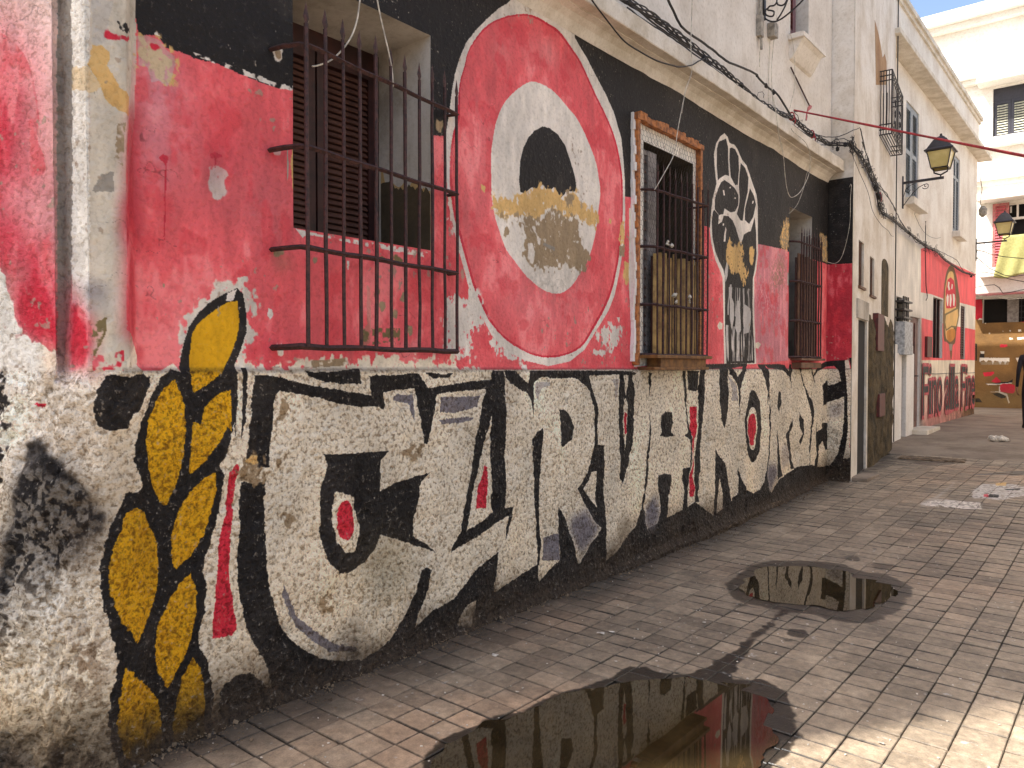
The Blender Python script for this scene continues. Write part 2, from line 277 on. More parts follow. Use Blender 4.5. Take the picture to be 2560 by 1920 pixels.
LOW = '''W;3h;z-90,930 z240,930 z240,1150 z-90,1300
C;2e;b1250,870 b1330,760 b1480,620 b1560,560 b1660,515 b1710,550 b1770,640 b1770,730 b1750,850 b1730,1100 b1740,1150 b1900,1180 b1900,1250 b1240,1250
LG;2eh;b1250,870 b1330,760 b1480,620 b1560,560 b1660,515 b1710,550 b1770,640 b1770,730 b1750,850 b1730,1100 b1740,1150 b1240,1150
K;;b1640,610 b1680,650 b1705,800 b1700,920 b1660,1050 b1620,1140 b1632,1300 b1620,1450 b1600,1659 c1600,150 c1560,310 c1530,400 c1500,450 c1522,520 c1515,700 c1480,850 c1440,1000 c1400,1100 c1390,1200 c1410,1300 c1400,1450 d1600,400 d1560,560 d1560,680 d1620,800 d1650,950 d1670,1080 d1650,1300 d1600,1450 d1540,1560 d1350,1660 d1100,1680 d940,1640 d880,1480 d850,1300 d860,1100 d890,940 d920,820 d880,620 d830,450 d790,300 c690,1150 c720,1000 c750,880 c820,750 c880,640 c930,650 c950,600 c920,400 c930,250 c950,130 b970,1500 b1030,1350 b1100,1230 b1180,1170 b1230,1190 b1250,1100 b1270,1000 b1310,880 b1370,790 b1450,710 b1550,650
W;;b1575,640 b1640,615 b1610,700 b1560,700
Y;;b1640,700 b1655,800 b1650,900 b1630,980 b1600,1060 b1540,1180 b1440,1270 b1330,1330 b1310,1290 b1305,1200 b1310,1100 b1330,930 b1360,870 b1400,830 b1500,750 b1580,705
Y;;b1190,1240 b1230,1320 b1260,1420 b1265,1560 c1262,200 c1235,400 c1210,560 c1140,720 c1110,725 c1050,620 c1000,480 c985,300 c1000,150 b1040,1450 b1070,1370 b1120,1300
Y;;b1580,1310 b1588,1440 b1575,1600 c1555,180 c1480,310 c1390,430 c1300,515 c1285,450 c1295,300 c1320,150 b1370,1550 b1400,1430 b1480,1350
Y;;c1465,500 c1478,620 c1450,760 c1400,930 c1310,1080 c1200,1170 c1180,1100 c1170,950 c1190,850 c1240,720 c1310,620 c1400,530
Y;;c920,740 c960,770 c1000,850 c1060,950 c1080,1100 c1075,1200 d1215,260 d1140,450 d1070,650 d960,500 d900,380 d850,220 c750,1150 c770,1020 c830,880 c870,780
Y;;c1300,1190 c1340,1290 d1540,250 d1530,400 d1500,600 d1420,820 d1300,1000 d1240,900 d1210,750 d1215,550 d1250,440 d1320,300 d1400,180 d1490,100
Y;;d980,840 d1060,920 d1150,1000 d1220,1080 d1255,1200 d1265,1400 d1180,1590 d1080,1620 d980,1550 d930,1420 d915,1280 d930,1100 d955,950
Y;;d1510,760 d1570,850 d1600,1000 d1600,1200 d1570,1400 d1500,1520 d1400,1530 d1350,1400 d1360,1200 d1390,1050 d1440,900
OD;3h;d1000,1480 d1150,1440 d1260,1460 d1180,1600 d1000,1600
OD;3h;d1360,1340 d1500,1300 d1580,1400 d1450,1540
OD;4nh;d1350,1000 d1600,1000 d1600,1300 d1350,1300
K;;b720,1215 b830,1210 b880,1222 b960,1200 b1020,1230 b1000,1320 b950,1400 b910,1500 b890,1580 b750,1600 b660,1560 b650,1450 b670,1320
R;;c1620,440 c1635,480 c1610,600 c1605,700 c1590,800 c1570,1000 c1565,1200 c1590,1400 c1630,1580 c1590,1620 c1460,1650 c1460,1500 c1485,1200 c1500,1000 c1560,700 c1570,500
R;;b240,1410 b330,1410 b345,1425 b290,1435 b245,1430
K;;b1660,1160 b1700,1165 b1695,1350 b1680,1500 b1640,1659 b1650,1500 b1665,1350
K;;o250,265 o420,275 o600,330 o760,360 o900,380 o1120,420 o1105,270 o1300,265 o1480,250 o1550,365 o1700,340 o1900,310 o2040,300 o2111,290 o2111,390 o1980,370 o1850,380 o1700,395 o1610,410 o1590,560 o1560,700 o1545,780 o1520,780 o1500,660 o1470,500 o1460,365 o1300,375 o1210,400 o1225,490 o1210,530 o1180,500 o1020,505 o850,470 o700,430 o550,400 o420,385 o390,450 o380,650 o350,850 o345,960 o180,960 o180,880 o200,700 o230,400
K;;o150,1070 o320,1070 o315,1300 p315,100 p325,400 p360,560 p420,760 p520,900 p640,990 p750,1040 p900,1060 p1050,1050 p1180,970 p1280,880 p1380,720 p1460,540 p1500,375 p1540,355 p1575,370 p1560,520 p1500,680 p1450,810 p1600,680 p1740,590 p1850,450 p1960,330 p2085,240 p2070,420 p2050,540 t512,288 t640,205 t752,128 t758,230 t872,108 t880,0 t935,0 t980,135 t1060,10 t1115,0 t1115,125 t1240,0 r0,1659 r200,1560 r300,1490 r490,1620 r640,1480 r700,1400 r840,1420 r960,1350 r1000,1410 r1080,1290 r1240,1170 r1380,1150 r1450,1170 r1560,1160 r1700,1090 r1815,1080 r1900,1280 r1850,1290 r1500,1330 r1000,1500 r700,1640 z1560,1450 z1250,1600 z700,1860 p420,1400 p340,1080 p260,950 p200,850 p160,700 p120,500 p110,330 o130,1400 o130,1250
C;;p1770,790 p1790,720 p1850,630 p1915,600 p1900,770 p1860,810
K;;d1750,980 d1850,900 d1960,880 d2060,960 d2200,1100 d2230,1250 d1990,1480 d1760,1480 d1710,1150
K;;o755,860 o900,858 o1250,835 o1200,900 o1195,1000 o1195,1140 o1300,1080 o1450,1030 o1570,1000 o1500,1070 o1480,1200 o1450,1350 o1440,1480 o1550,1540 o1615,1600 o1500,1560 o1350,1510 o1190,1460 o1150,1560 o1080,1659 p1040,340 p960,400 p890,400 p800,310 p760,200 p740,50 o735,1300 o735,1120 o770,1000 o790,930
C;;o830,1150 o870,1140 o940,1160 o1000,1180 o1000,1280 o1040,1400 o1020,1500 o980,1600 o920,1600 o860,1520 o830,1400 o820,1280
R;s;o870,1250 o920,1205 o970,1250 o990,1350 o990,1450 o940,1500 o890,1480 o860,1380
K;;o630,230 o700,245 o850,240 o1040,215 o1045,330 o900,330 o750,310 o660,280
K;;o1530,245 o1650,258 o1740,250 o1700,280 o1580,290
G;;o1290,430 o1330,410 o1440,415 o1445,600 o1420,560 o1400,480 o1300,460
G;;o1640,430 o1800,430 o1950,420 o1930,500 o1800,540 o1700,550 o1640,540
G;;o1630,600 o1750,590 o1900,580 o1900,600 o1800,625 o1650,635
G;;p450,480 p500,580 p560,720 p700,830 p850,930 p1020,960 p1000,990 p820,990 p700,920 p560,800 p500,700 p440,560
M;1e;o445,420 o480,450 o497,510 o480,580 o440,610 o400,600 o430,540
M;2e;o150,890 o200,880 o290,885 o310,950 o330,1000 o320,1060 o290,1075 o150,1070 o130,1020
T;1e;o170,890 o230,880 o290,885 o290,930 o180,930
M;1e;o390,895 o430,900 o430,950 o390,980
M;2e;o1380,820 o1440,795 o1520,785 o1510,850 o1430,890 o1350,905
M;1e;o450,1290 o500,1300 o545,1340 o545,1390 o500,1415 o450,1380 o490,1340
M;2e;p770,560 p830,540 p850,600 p865,660 p800,690 p760,740 p745,700 p760,640
OL;4h;p1000,100 p1400,150 p1400,500 p1150,600 p1050,350
K;;o1990,370 o1950,550 o1910,800 o1870,1050 o1830,1250 o1790,1450 o1720,1600 q0,1540 q160,1440 q300,1340 q400,1290 q415,1235 q345,1245 q345,600 q340,150 q245,150 q240,220 q190,290
C;;q232,500 q232,800 q240,1100 q242,1270 q150,1350 q30,1425 q60,1280 q110,1050 q150,850 q200,650
R;;q185,900 q205,950 q205,1100 q190,1240 q110,1250 q130,1130 q160,1000
K;;q380,1300 q408,1290 q375,1420 q352,1490 q355,1400
K;;q345,150 q420,150 q530,255 q538,150 q600,150 q900,150 q1010,180 q1040,270 q1060,380 q1075,480 q1070,600 q1075,740 q1130,745 q1130,900 q1140,1100 q1145,1400 q1140,1700 q950,1700 q1020,1540 q1080,1460 q1100,1400 q1050,1340 q990,1200 q935,1090 q980,1020 q1020,900 q1050,700 q1050,560 q1040,430 q1020,310 q980,270 q920,220 q880,205 q760,210 q640,200 q580,240 q575,360 q565,520 q555,400 q530,330 q450,290 q380,250 q345,200
C;;q1035,955 q1075,950 q1075,1240 q1040,1180 q980,1090 q1010,1030
K;;q640,600 q645,680 q630,800 q620,1000 q610,1250 q625,1500 q620,1700 q600,1700 q595,1400 q580,1200 q575,1000 q565,850 q560,700 q590,650
K;;q780,460 q820,460 q870,520 q885,600 q870,700 q800,760 q780,740 q790,640 q785,540
K;;q780,1230 q830,1330 q870,1450 q900,1550 q930,1700 q790,1700 q775,1500 q775,1350
G;;q650,1480 q740,1450 q775,1450 q780,1659 q640,1659
G;2;q880,1330 q1000,1250 q1040,1340 q1090,1400 q1050,1480 q960,1600 q920,1560 q870,1400
G;h;q600,240 q700,240 q700,270 q640,290 q600,400 q590,300
G;h;q1180,220 q1240,215 q1235,330 q1220,400 q1210,270
K;;q900,150 q1250,150 q1350,155 q1390,170 q1380,185 q1200,180 q1000,190
K;;q1248,155 q1275,155 q1290,300 q1300,350 q1315,250 q1320,160 q1350,160 q1370,300 q1365,600 q1350,800 q1310,950 q1280,1050 q1262,1000 q1250,750 q1243,450
C;;q1283,380 q1300,370 q1316,420 q1312,560 q1300,700 q1286,790 q1281,600
R;;q1290,480 q1310,490 q1305,640 q1290,660
K;;q1500,480 q1505,650 q1490,850 q1470,1050 q1450,1200 q1460,1350 q1470,1420 q1430,1560 q1300,1600 q1180,1650 q1290,1500 q1380,1390 q1420,1240 q1450,1100 q1470,850 q1490,650
K;;q1490,165 q1520,165 q1505,300 q1498,360
K;;q1580,510 q1610,475 q1660,480 q1672,560 q1660,640 q1690,665 q1640,678 q1575,670 q1590,640 q1577,560
K;;q1560,985 q1610,970 q1665,980 q1665,1050 q1640,1200 q1640,1290 q1610,1400 q1530,1420 q1580,1280 q1570,1150 q1555,1050
K;;q1760,150 q1785,150 q1795,350 q1800,550 q1840,700 q1830,900 q1820,960 q1800,1100 q1790,1290 q1780,1400 q1700,1420 q1620,1400 q1640,1370 q1760,1280 q1770,1100 q1765,970 q1760,930 q1820,920 q1825,800 q1820,700 q1770,665 q1800,640 q1785,450 q1770,300
G;2;q1450,1300 q1540,1130 q1560,1200 q1570,1300 q1530,1400 q1480,1420
K;;q1800,150 q1890,150 q1885,300 q1860,315 q1810,300
R;;q1820,440 q1875,435 q1870,650 q1855,700 q1850,900 q1840,1000 q1855,1080 q1840,1150 q1810,1150 q1815,1010 q1840,900 q1840,680 q1815,620
K;;r350,235 r400,235 r400,400 r385,600 r370,800 r360,1000 r350,1300 r345,1490 r300,1495 r300,1200 r330,900 r340,600
K;;r380,225 r800,215 r800,240 r620,265 r400,268
K;;r530,240 r610,240 r615,500 r605,750 r595,840 r560,750 r530,600 r525,400
K;;r500,1000 r520,1050 r570,1120 r600,1250 r620,1400 r640,1500 r600,1600 r570,1580 r560,1450 r545,1330 r530,1270 r520,1400 r515,1659 r490,1659 r488,1300 r492,1100
K;;r600,228 r660,260 r700,340 r740,285 r775,228 r800,232 r740,380 r725,450 r718,600 r712,720 r708,600 r705,450 r690,400 r640,320
G;h;r620,330 r690,420 r700,560 r640,560 r650,480
K;s;r845,465 r880,510 r905,600 r918,750 r915,900 r890,1040 r850,1125 r810,1080 r780,980 r762,820 r768,680 r790,560 r815,490
C;s;r840,620 r865,680 r880,800 r870,930 r845,1010 r810,980 r790,880 r785,750 r800,660
R;s;r825,680 r855,700 r868,800 r850,950 r820,970 r800,920 r790,800 r800,710
K;;r712,1130 r720,1200 r735,1300 r780,1380 r840,1412 r900,1375 r940,1300 r960,1200 r980,1000 r990,600 r985,520 r975,600 r970,480 r940,350 r895,225 r965,225 r985,300 r985,450 r1000,600 r1000,800 r980,1100 r965,1250 r990,1415 r960,1500 r640,1500 r700,1400
K;;r960,225 r1100,222 r1150,232 r1180,290 r1195,225 r1215,225 r1200,350 r1208,500 r1200,400 r1185,340 r1120,280 r990,258
K;;r1060,830 r1075,950 r1090,1100 r1118,1250 r1065,1290 r1065,1100 r1055,950
K;;r1075,475 r1100,480 r1105,560 r1075,670 r1062,600
K;;r1210,690 r1195,800 r1175,880 r1190,1000 r1215,1180 r1190,1190 r1170,1020 r1145,880 r1180,780
K;;r1270,665 r1300,740 r1305,860 r1275,960 r1262,940 r1290,860 r1265,800
K;;r1275,225 r1300,235 r1290,300 r1320,420 r1360,500 r1385,560 r1402,700 r1380,850 r1368,1000 r1365,1160 r1352,1160 r1360,900 r1372,750 r1358,600 r1335,480 r1300,380 r1280,290
K;;r1310,265 r1350,228 r1390,255 r1410,330 r1418,450 r1402,340 r1380,270 r1350,245
K;;r1405,330 r1430,270 r1500,210 r1600,190 r1700,185 r1712,300 r1730,500 r1738,800 r1722,950 r1690,1100 r1660,1230 r1520,1240 r1580,1140 r1640,1050 r1690,850 r1700,650 r1700,520 r1620,550 r1540,575 r1490,605 r1480,500 r1480,420 r1540,365 r1550,420 r1600,410 r1670,380 r1650,280 r1600,240 r1500,258 r1440,290 r1412,340
K;;r1420,740 r1430,850 r1480,815 r1480,762 r1542,768 r1535,900 r1525,1010 r1500,1010 r1480,930 r1450,1000 r1438,1100 r1430,1190 r1405,1190 r1425,1050
G;2h;r1560,600 r1690,580 r1680,700 r1560,720
G;2;r975,1150 r1050,1150 r1060,1250 r990,1400 r965,1250
G;2h;r1100,1000 r1160,950 r1190,1100 r1120,1200
C;;r1700,190 r1735,180 r1760,330 r1815,345 r1815,450 r1770,445 r1760,800 r1750,995 r1800,1020 r1720,1100 r1735,800 r1728,500
K;;r1740,165 r1850,160 r1850,335 r1770,332
R;;r1770,445 r1850,450 r1850,990 r1750,990 r1765,800'''
def soft_left():
    # weathered sprayed colours; the shaded groove and lit side face are painted in too
    L = '''LP;4;a-300,0 a400,0 a395,1659 a-300,1659
H;4w;a200,-100 a400,-100 a400,700 a330,900 a230,500
R;4w;a-300,380 a50,440 a190,540 a230,640 a120,760 a70,1100 a60,1500 a-300,1659
R;3w;a-300,500 a40,520 a90,640 a50,900 a30,1300 a60,1700 a-300,1700
R;4w;a0,1200 a200,1220 a260,1400 a200,1659 a0,1659
LP;3w;b-300,-100 b410,-100 b415,900 b300,850 b150,500
R;3w;b-300,0 b60,80 b150,220 b330,420 b405,600 b410,1060 b330,1010 b200,940 b120,880 b100,740 b60,600 b20,400 b-300,300
R;2;b150,560 b250,600 b400,820 b410,1060 b330,1010 b200,940 b120,880 b105,760
H;1e;b-300,250 b10,500 b60,640 b100,760 b110,880 b210,960 b330,1030 b415,1080 b420,1280 b-300,1280
GR;;a395,-400 a490,-400 a495,0 a495,1659 a395,1659
GR;;b395,0 b490,0 b490,460 b480,700 b440,1190 b395,1190
R;3;b455,620 b490,600 b490,1180 b430,1100
H;;a495,-400 a630,-400 a610,500 a620,800 a625,1659 a490,1659
H;;b490,0 b620,0 b620,1300 b490,1240
R;2w;b490,560 b530,640 b560,740 b620,800 b650,900 b640,1000 b620,1120 b700,1250 b600,1180 b490,1180
R;1;b490,700 b530,760 b600,860 b630,1000 b600,1140 b490,1180
OC;2h;b310,1040 b375,1040 b370,1260 b330,1260
PL;;a630,0 a935,0 a945,200 a900,700 a890,1100 a870,1659 a625,1659
LG;h;a630,0 a790,0 a720,300 a640,320
T;;a640,310 a710,320 a760,370 a740,450 a780,520 a830,600 a900,670 a895,810 a820,760 a740,700 a700,600 a610,450
T;h;a490,470 a610,460 a700,600 a620,640 a490,620
OC;2h;a740,600 a820,620 a840,680 a760,680
DR;2;a895,820 a940,700 a950,1659 a870,1659
DR;2;b870,0 b935,0 b930,1000 b870,950
R;1e;a735,225 a800,222 a900,265 a900,282 a800,275 a735,265
GR;;a700,1200 a790,1180 a800,1330 a650,1320
G;2;b560,600 b640,580 b740,590 b760,660 b720,700 b640,680 b560,690
G;2;b640,735 b720,730 b740,780 b680,800
OL;n;b640,840 b740,820 b730,920 b700,1000 b640,1100
M;n;a820,850 a870,850 a860,1150 a800,1100
K;n;a800,150 a900,180 a900,240 a850,220
R;n;b640,1080 b860,1040 b860,1170 b640,1180'''
    for l in L.split('\n'): R.draw(l)
def soft_low():
    L = '''BR;5h;b640,1300 b900,1600 c900,400 c700,700 c500,500 c640,200
K;1;c205,300 c290,265 c360,380 c450,470 c520,530 c600,640 c620,760 c720,800 c700,900 c560,960 c480,1060 c420,1150 c250,1150 c120,1300 c60,1500 c0,1659 c-100,1659 c40,1250 c120,950 c155,700 c180,500
K;3w;c170,480 c520,520 c620,720 c690,900 c560,1100 c330,1300 c150,1659 c-200,1659 c20,1300 c120,800
K;1e;c220,420 c330,380 c520,560 c560,700 c380,760 c230,700
K;2e;b-300,1100 b15,1200 b45,1400 b60,1659 b-300,1659
K;2e;c-300,0 c60,0 c50,400 c10,560 c-300,600
LG;2w;c215,420 c260,290 c300,340 c260,480
GR;1nh;c200,400 c640,640 c700,880 c480,1060 c120,1300 c0,1600 c150,800
GR;1nh;c160,500 c560,560 c640,800 c300,1100 c100,1400
BR;4wh;c500,700 c700,800 c690,1200 c500,1300
H;4n;c200,1150 c650,1150 c700,1659 c0,1659
H;3n;d100,400 d800,350 d860,1100 d400,1250 d0,1000
BR;3n;d550,500 d760,600 d760,1150 d600,1100
OL;4h;d560,1200 d860,1100 d900,1659 d540,1659
T;5h;d-100,900 d560,1150 d560,1659 d-100,1659
BL;3n;d-50,1450 d150,1500 d280,1659 d-50,1659'''
    for l in L.split('\n'): R.draw(l)
for l in UP.split('\n'): R.draw(l)
soft_left()
for l in LOW.split('\n'):
    if l.startswith('C;2e;b1250') or True: R.draw(l)
    if l.startswith('W;3h;z-90'): soft_low()
# the sprayed/painted zones share the wall's own wear: brushy mottling, chips, grime along the foot; pit shading is painted in as darker specks
lum = R.im.mean(2); black = (lum < .22).astype(np.float32); upper = (Z > 1.5).astype(np.float32)
m1 = fbm(S*3.2, Z*2.2, 31, 5)-.5; m2 = fbm(S*22, Z*7, 37, 4)-.5; m3 = fbm(S*70, Z*70, 41, 3)-.5; m4 = fbm(S*9, Z*9, 51, 4)-.5
pink = ((R.im[..., 0]-R.im[..., 1]) > .3).astype(np.float32)*(R.im[..., 2] > .25)
R.im *= (1+(.30*m1+.22*m2*upper)*(1-black*.3))[..., None]
lt = np.clip((m1*1.2+m2*.9-.04)*2.2, 0, .42)*pink*upper
R.im = R.im*(1-lt[..., None])+np.array([.95, .66, .64], np.float32)*lt[..., None]
dk = np.clip((-m4*1.5+m2*.8-.10)*2.4, 0, .5)*pink*upper
R.im = R.im*(1-dk[..., None])+np.array([.82, .25, .28], np.float32)*dk[..., None]
# scratches and chips
ch = fbm(S*110+m4*2, Z*60, 61, 2); chip = np.clip((ch-.835)*30, 0, 1)*black*(fbm(S*5, Z*5, 65, 2) > .45)
R.im = R.im*(1-.8*chip[..., None])+np.array([.74, .70, .64], np.float32)*.8*chip[..., None]
gr = np.clip((m1+.5*m4-.08)*2.5, 0, .22)*black
R.im = R.im*(1-gr[..., None])+np.array([.36, .33, .30], np.float32)*gr[..., None]
cp = np.clip((fbm(S*30, Z*26, 71, 4)-.73)*40, 0, 1)*(1-black)*(fbm(S*2.3, Z*2.3, 75, 2) > .5)*upper
R.im = R.im*(1-.75*cp[..., None])+np.array([.66, .58, .50], np.float32)*.75*cp[..., None]
crk = np.abs(fbm(S*4.2, Z*4.2, 81, 4)-.5); crk = np.clip(1-crk/.0035, 0, 1)*(fbm(S*3, Z*3, 85, 2) > .62)*(1-.6*black)
R.im *= (1-.30*crk[..., None])
pit = np.clip((fbm(S*95, Z*95, 91, 2)-.60)*6, 0, 1)*(1-upper)*(1-black)
R.im *= (1-.16*pit[..., None]*np.array([.75, .95, 1.2], np.float32))
yel = ((R.im[..., 0] > .6) & (R.im[..., 2] < .2)).astype(np.float32)
py_ = np.clip((fbm(S*120, Z*120, 95, 2)-.60)*7, 0, 1)*yel*(1-upper)
R.im *= (1-.26*py_[..., None])
# splash dirt rising from the ground
gz = np.interp(S, [0, S_A+2.2, S_A+5.7, S_MAX], [0, 0, .05, .14])
d = np.clip(1-(Z-gz)/(.20+.55*np.clip(fbm(S*2.6, Z*1.0, 101, 4)-.32, 0, 1)), 0, 1)
d = d**1.15*(.55+1.0*fbm(S*18, Z*18, 105, 3)); d = np.clip(d, 0, .95)
R.im = R.im*(1-d[..., None])+np.array([.235, .185, .135], np.float32)*d[..., None]
warm = np.clip((1.15-Z)/1.1, 0, 1)*np.clip(m1*2+.45, 0, 1)*.35*(1-upper)*(1-black)
R.im = R.im*(1-warm[..., None])+R.im*np.array([.90, .78, .60], np.float32)*warm[..., None]
ln = np.clip(1-np.abs(Z-1.49-.012*m4)/.018, 0, 1)*.5
R.im *= (1-.6*ln*(S > S_A-.1))[..., None]
R.im *= np.where(Z < 1.49, 1.06, 1.)[..., None]
R.rough = np.where(Z < 1.49, 1., R.rough); R.rough = np.where((S < S_A-.2) & (Z > 1.5), .5, R.rough)
R.rough = np.clip(R.rough, 0, 1).astype(np.float32)
MURAL_IMG = R.image('mural_paint'); MB_ = R.b
# ------------------------------------------------------------------ materials
def lin(c): return tuple(((v/255)/12.92 if v/255 <= .04045 else ((v/255+.055)/1.055)**2.4) for v in c)+(1.,)
def new_mat(name):
    m = bpy.data.materials.new(name); m.use_nodes = True; n = m.node_tree
    return m, n, n.nodes['Principled BSDF']
def N(n, t, **kw):
    x = n.nodes.new(t)
    for k, v in kw.items():
        if k in x.inputs: x.inputs[k].default_value = v
        else: setattr(x, k, v)
    return x
def ramp(n, src, p0, c0, p1, c1):
    r = n.nodes.new('ShaderNodeValToRGB'); r.color_ramp.elements[0].position = p0; r.color_ramp.elements[0].color = c0
    r.color_ramp.elements[1].position = p1; r.color_ramp.elements[1].color = c1; n.links.new(src, r.inputs[0]); return r.outputs[0]
def mixc(n, f, a, b, mode='MIX'):
    x = n.nodes.new('ShaderNodeMix'); x.data_type = 'RGBA'; x.blend_type = mode
    for s, v in ((0, f), (6, a), (7, b)):
        if hasattr(v, 'is_output'): n.links.new(v, x.inputs[s])
        else: x.inputs[s].default_value = v
    return x.outputs[2]
def painted(name, img, rough_img=True):
    m, n, b = new_mat(name)
    uv = N(n, 'ShaderNodeUVMap'); im = N(n, 'ShaderNodeTexImage'); im.image = img; im.extension = 'EXTEND'
    n.links.new(uv.outputs[0], im.inputs[0])
    tc = N(n, 'ShaderNodeTexCoord')
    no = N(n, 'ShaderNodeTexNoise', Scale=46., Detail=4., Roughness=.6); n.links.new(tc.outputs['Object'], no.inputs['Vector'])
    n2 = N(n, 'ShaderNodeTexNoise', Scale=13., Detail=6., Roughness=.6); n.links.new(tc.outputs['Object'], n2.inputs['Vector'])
    f = ramp(n, no.outputs[0], .37, (.42, .36, .29, 1), .50, (1.12, 1.12, 1.12, 1))  # darkens the stucco hollows in the colour, imitating their shade
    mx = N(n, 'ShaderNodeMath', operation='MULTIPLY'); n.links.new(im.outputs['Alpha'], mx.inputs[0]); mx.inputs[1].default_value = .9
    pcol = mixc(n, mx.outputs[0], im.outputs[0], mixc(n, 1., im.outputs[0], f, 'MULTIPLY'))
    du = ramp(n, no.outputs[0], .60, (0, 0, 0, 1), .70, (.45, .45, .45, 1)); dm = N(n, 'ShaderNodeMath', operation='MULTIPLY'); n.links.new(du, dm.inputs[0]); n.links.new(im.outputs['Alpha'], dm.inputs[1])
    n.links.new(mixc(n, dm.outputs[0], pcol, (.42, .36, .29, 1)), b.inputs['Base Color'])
    ad = N(n, 'ShaderNodeMath', operation='MULTIPLY_ADD'); n.links.new(im.outputs['Alpha'], ad.inputs[0]); ad.inputs[1].default_value = .034; ad.inputs[2].default_value = .0016
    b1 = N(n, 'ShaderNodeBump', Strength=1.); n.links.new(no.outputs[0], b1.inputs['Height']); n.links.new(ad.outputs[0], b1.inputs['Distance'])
    b2 = N(n, 'ShaderNodeBump', Strength=1., Distance=.012); n.links.new(n2.outputs[0], b2.inputs['Height']); n.links.new(b1.outputs[0], b2.inputs['Normal'])
    n.links.new(b2.outputs[0], b.inputs['Normal']); n.links.new(ramp(n, im.outputs[0], .02, (.66, .66, .66, 1), .16, (.75, .75, .75, 1)), b.inputs['Roughness']); b.inputs['Specular IOR Level'].default_value = .28
    return m
def plaster(name, c, c2=None, streak=.5, bump=.004, scale=1., rough=.85):
    m, n, b = new_mat(name); c2 = c2 or tuple(v*.78 for v in c)
    tc = N(n, 'ShaderNodeTexCoord')
    a = N(n, 'ShaderNodeTexNoise', Scale=1.6*scale, Detail=7., Roughness=.65); n.links.new(tc.outputs['Object'], a.inputs['Vector'])
    col1 = ramp(n, a.outputs[0], .38, lin(c2), .58, lin(c))
    mp = N(n, 'ShaderNodeMapping'); mp.inputs['Scale'].default_value = (1.3, 1.3, .22); n.links.new(tc.outputs['Object'], mp.inputs[0])
    st = N(n, 'ShaderNodeTexNoise', Scale=2.2*scale, Detail=6., Roughness=.7); n.links.new(mp.outputs[0], st.inputs['Vector'])
    sc = ramp(n, st.outputs[0], .34, (.62, .57, .50, 1), .52, (1, 1, 1, 1))
    fine = N(n, 'ShaderNodeTexNoise', Scale=28.*scale, Detail=6., Roughness=.65); n.links.new(tc.outputs['Object'], fine.inputs['Vector'])
    fc = ramp(n, fine.outputs[0], .34, (.80, .78, .74, 1), .5, (1, 1, 1, 1))
    x = mixc(n, streak, col1, sc, 'MULTIPLY'); x = mixc(n, .7, x, fc, 'MULTIPLY')
    n.links.new(x, b.inputs['Base Color'])
    bp = N(n, 'ShaderNodeBump', Strength=1., Distance=bump); n.links.new(fine.outputs[0], bp.inputs['Height'])
    b2 = N(n, 'ShaderNodeBump', Strength=1., Distance=bump*6); n.links.new(a.outputs[0], b2.inputs['Height']); n.links.new(bp.outputs[0], b2.inputs['Normal'])
    n.links.new(b2.outputs[0], b.inputs['Normal']); b.inputs['Roughness'].default_value = rough; b.inputs['Specular IOR Level'].default_value = .3
    return m
def solid(name, c, rough=.6, c2=None, scale=20., bump=.001, metal=0., emit=None):
    m, n, b = new_mat(name); c2 = c2 or tuple(v*.72 for v in c)
    tc = N(n, 'ShaderNodeTexCoord'); a = N(n, 'ShaderNodeTexNoise', Scale=scale, Detail=5., Roughness=.65); n.links.new(tc.outputs['Object'], a.inputs['Vector'])
    n.links.new(ramp(n, a.outputs[0], .40, lin(c2), .60, lin(c)), b.inputs['Base Color'])
    bp = N(n, 'ShaderNodeBump', Strength=1., Distance=bump); n.links.new(a.outputs[0], bp.inputs['Height']); n.links.new(bp.outputs[0], b.inputs['Normal'])
    b.inputs['Roughness'].default_value = rough; b.inputs['Metallic'].default_value = metal
    return m
M = {}
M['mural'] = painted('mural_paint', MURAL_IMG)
M['upper'] = plaster('old_white_wall', (230, 222, 210), (214, 204, 190), .22)
M['cornice'] = plaster('cornice_plaster', (226, 217, 202), (200, 188, 168), .15, .003, 2.2)
M['reveal'] = plaster('reveal_plaster', (196, 188, 176), (150, 142, 130), .5)
M['white'] = plaster('white_limewash', (236, 232, 226), (224, 218, 210), .15, .002)
M['darkplas'] = plaster('dark_brown_plaster', (84, 72, 54), (60, 52, 40), .4)
M['rust'] = solid('rusty_iron', (74, 42, 37), .7, (40, 22, 19), 45., .0015)
M['shutter'] = solid('dark_red_shutter', (66, 30, 24), .55, (44, 18, 14), 9., .0006)
M['slat'] = solid('brown_slat', (106, 70, 56), .6, (78, 48, 38), 12., .0006)
M['redwood'] = solid('red_shutter', (104, 50, 44), .55, (84, 36, 32), 9.)
M['cable'] = solid('cable_rubber', (38, 33, 30), .6, (26, 22, 20))
M['iron'] = solid('black_iron', (44, 38, 38), .5, (30, 26, 26))
M['wire'] = solid('white_wire', (216, 206, 186), .5)
M['dark'] = solid('dark_interior', (22, 17, 14), .9)
M['grey'] = solid('grey_paint', (132, 140, 146), .55, (112, 120, 128))
M['oldgrey'] = solid('weathered_grey_board', (150, 142, 136), .8, (118, 110, 104), 14., .002)
M['wood'] = solid('orange_wood', (186, 116, 58), .7, (120, 70, 36), 26., .002)
M['tray'] = solid('brown_board', (134, 92, 44), .7, (92, 58, 26), 14., .002)
M['ribbon'] = solid('red_ribbon', (178, 52, 56), .5)
M['box'] = solid('grey_box', (168, 158, 142), .6)

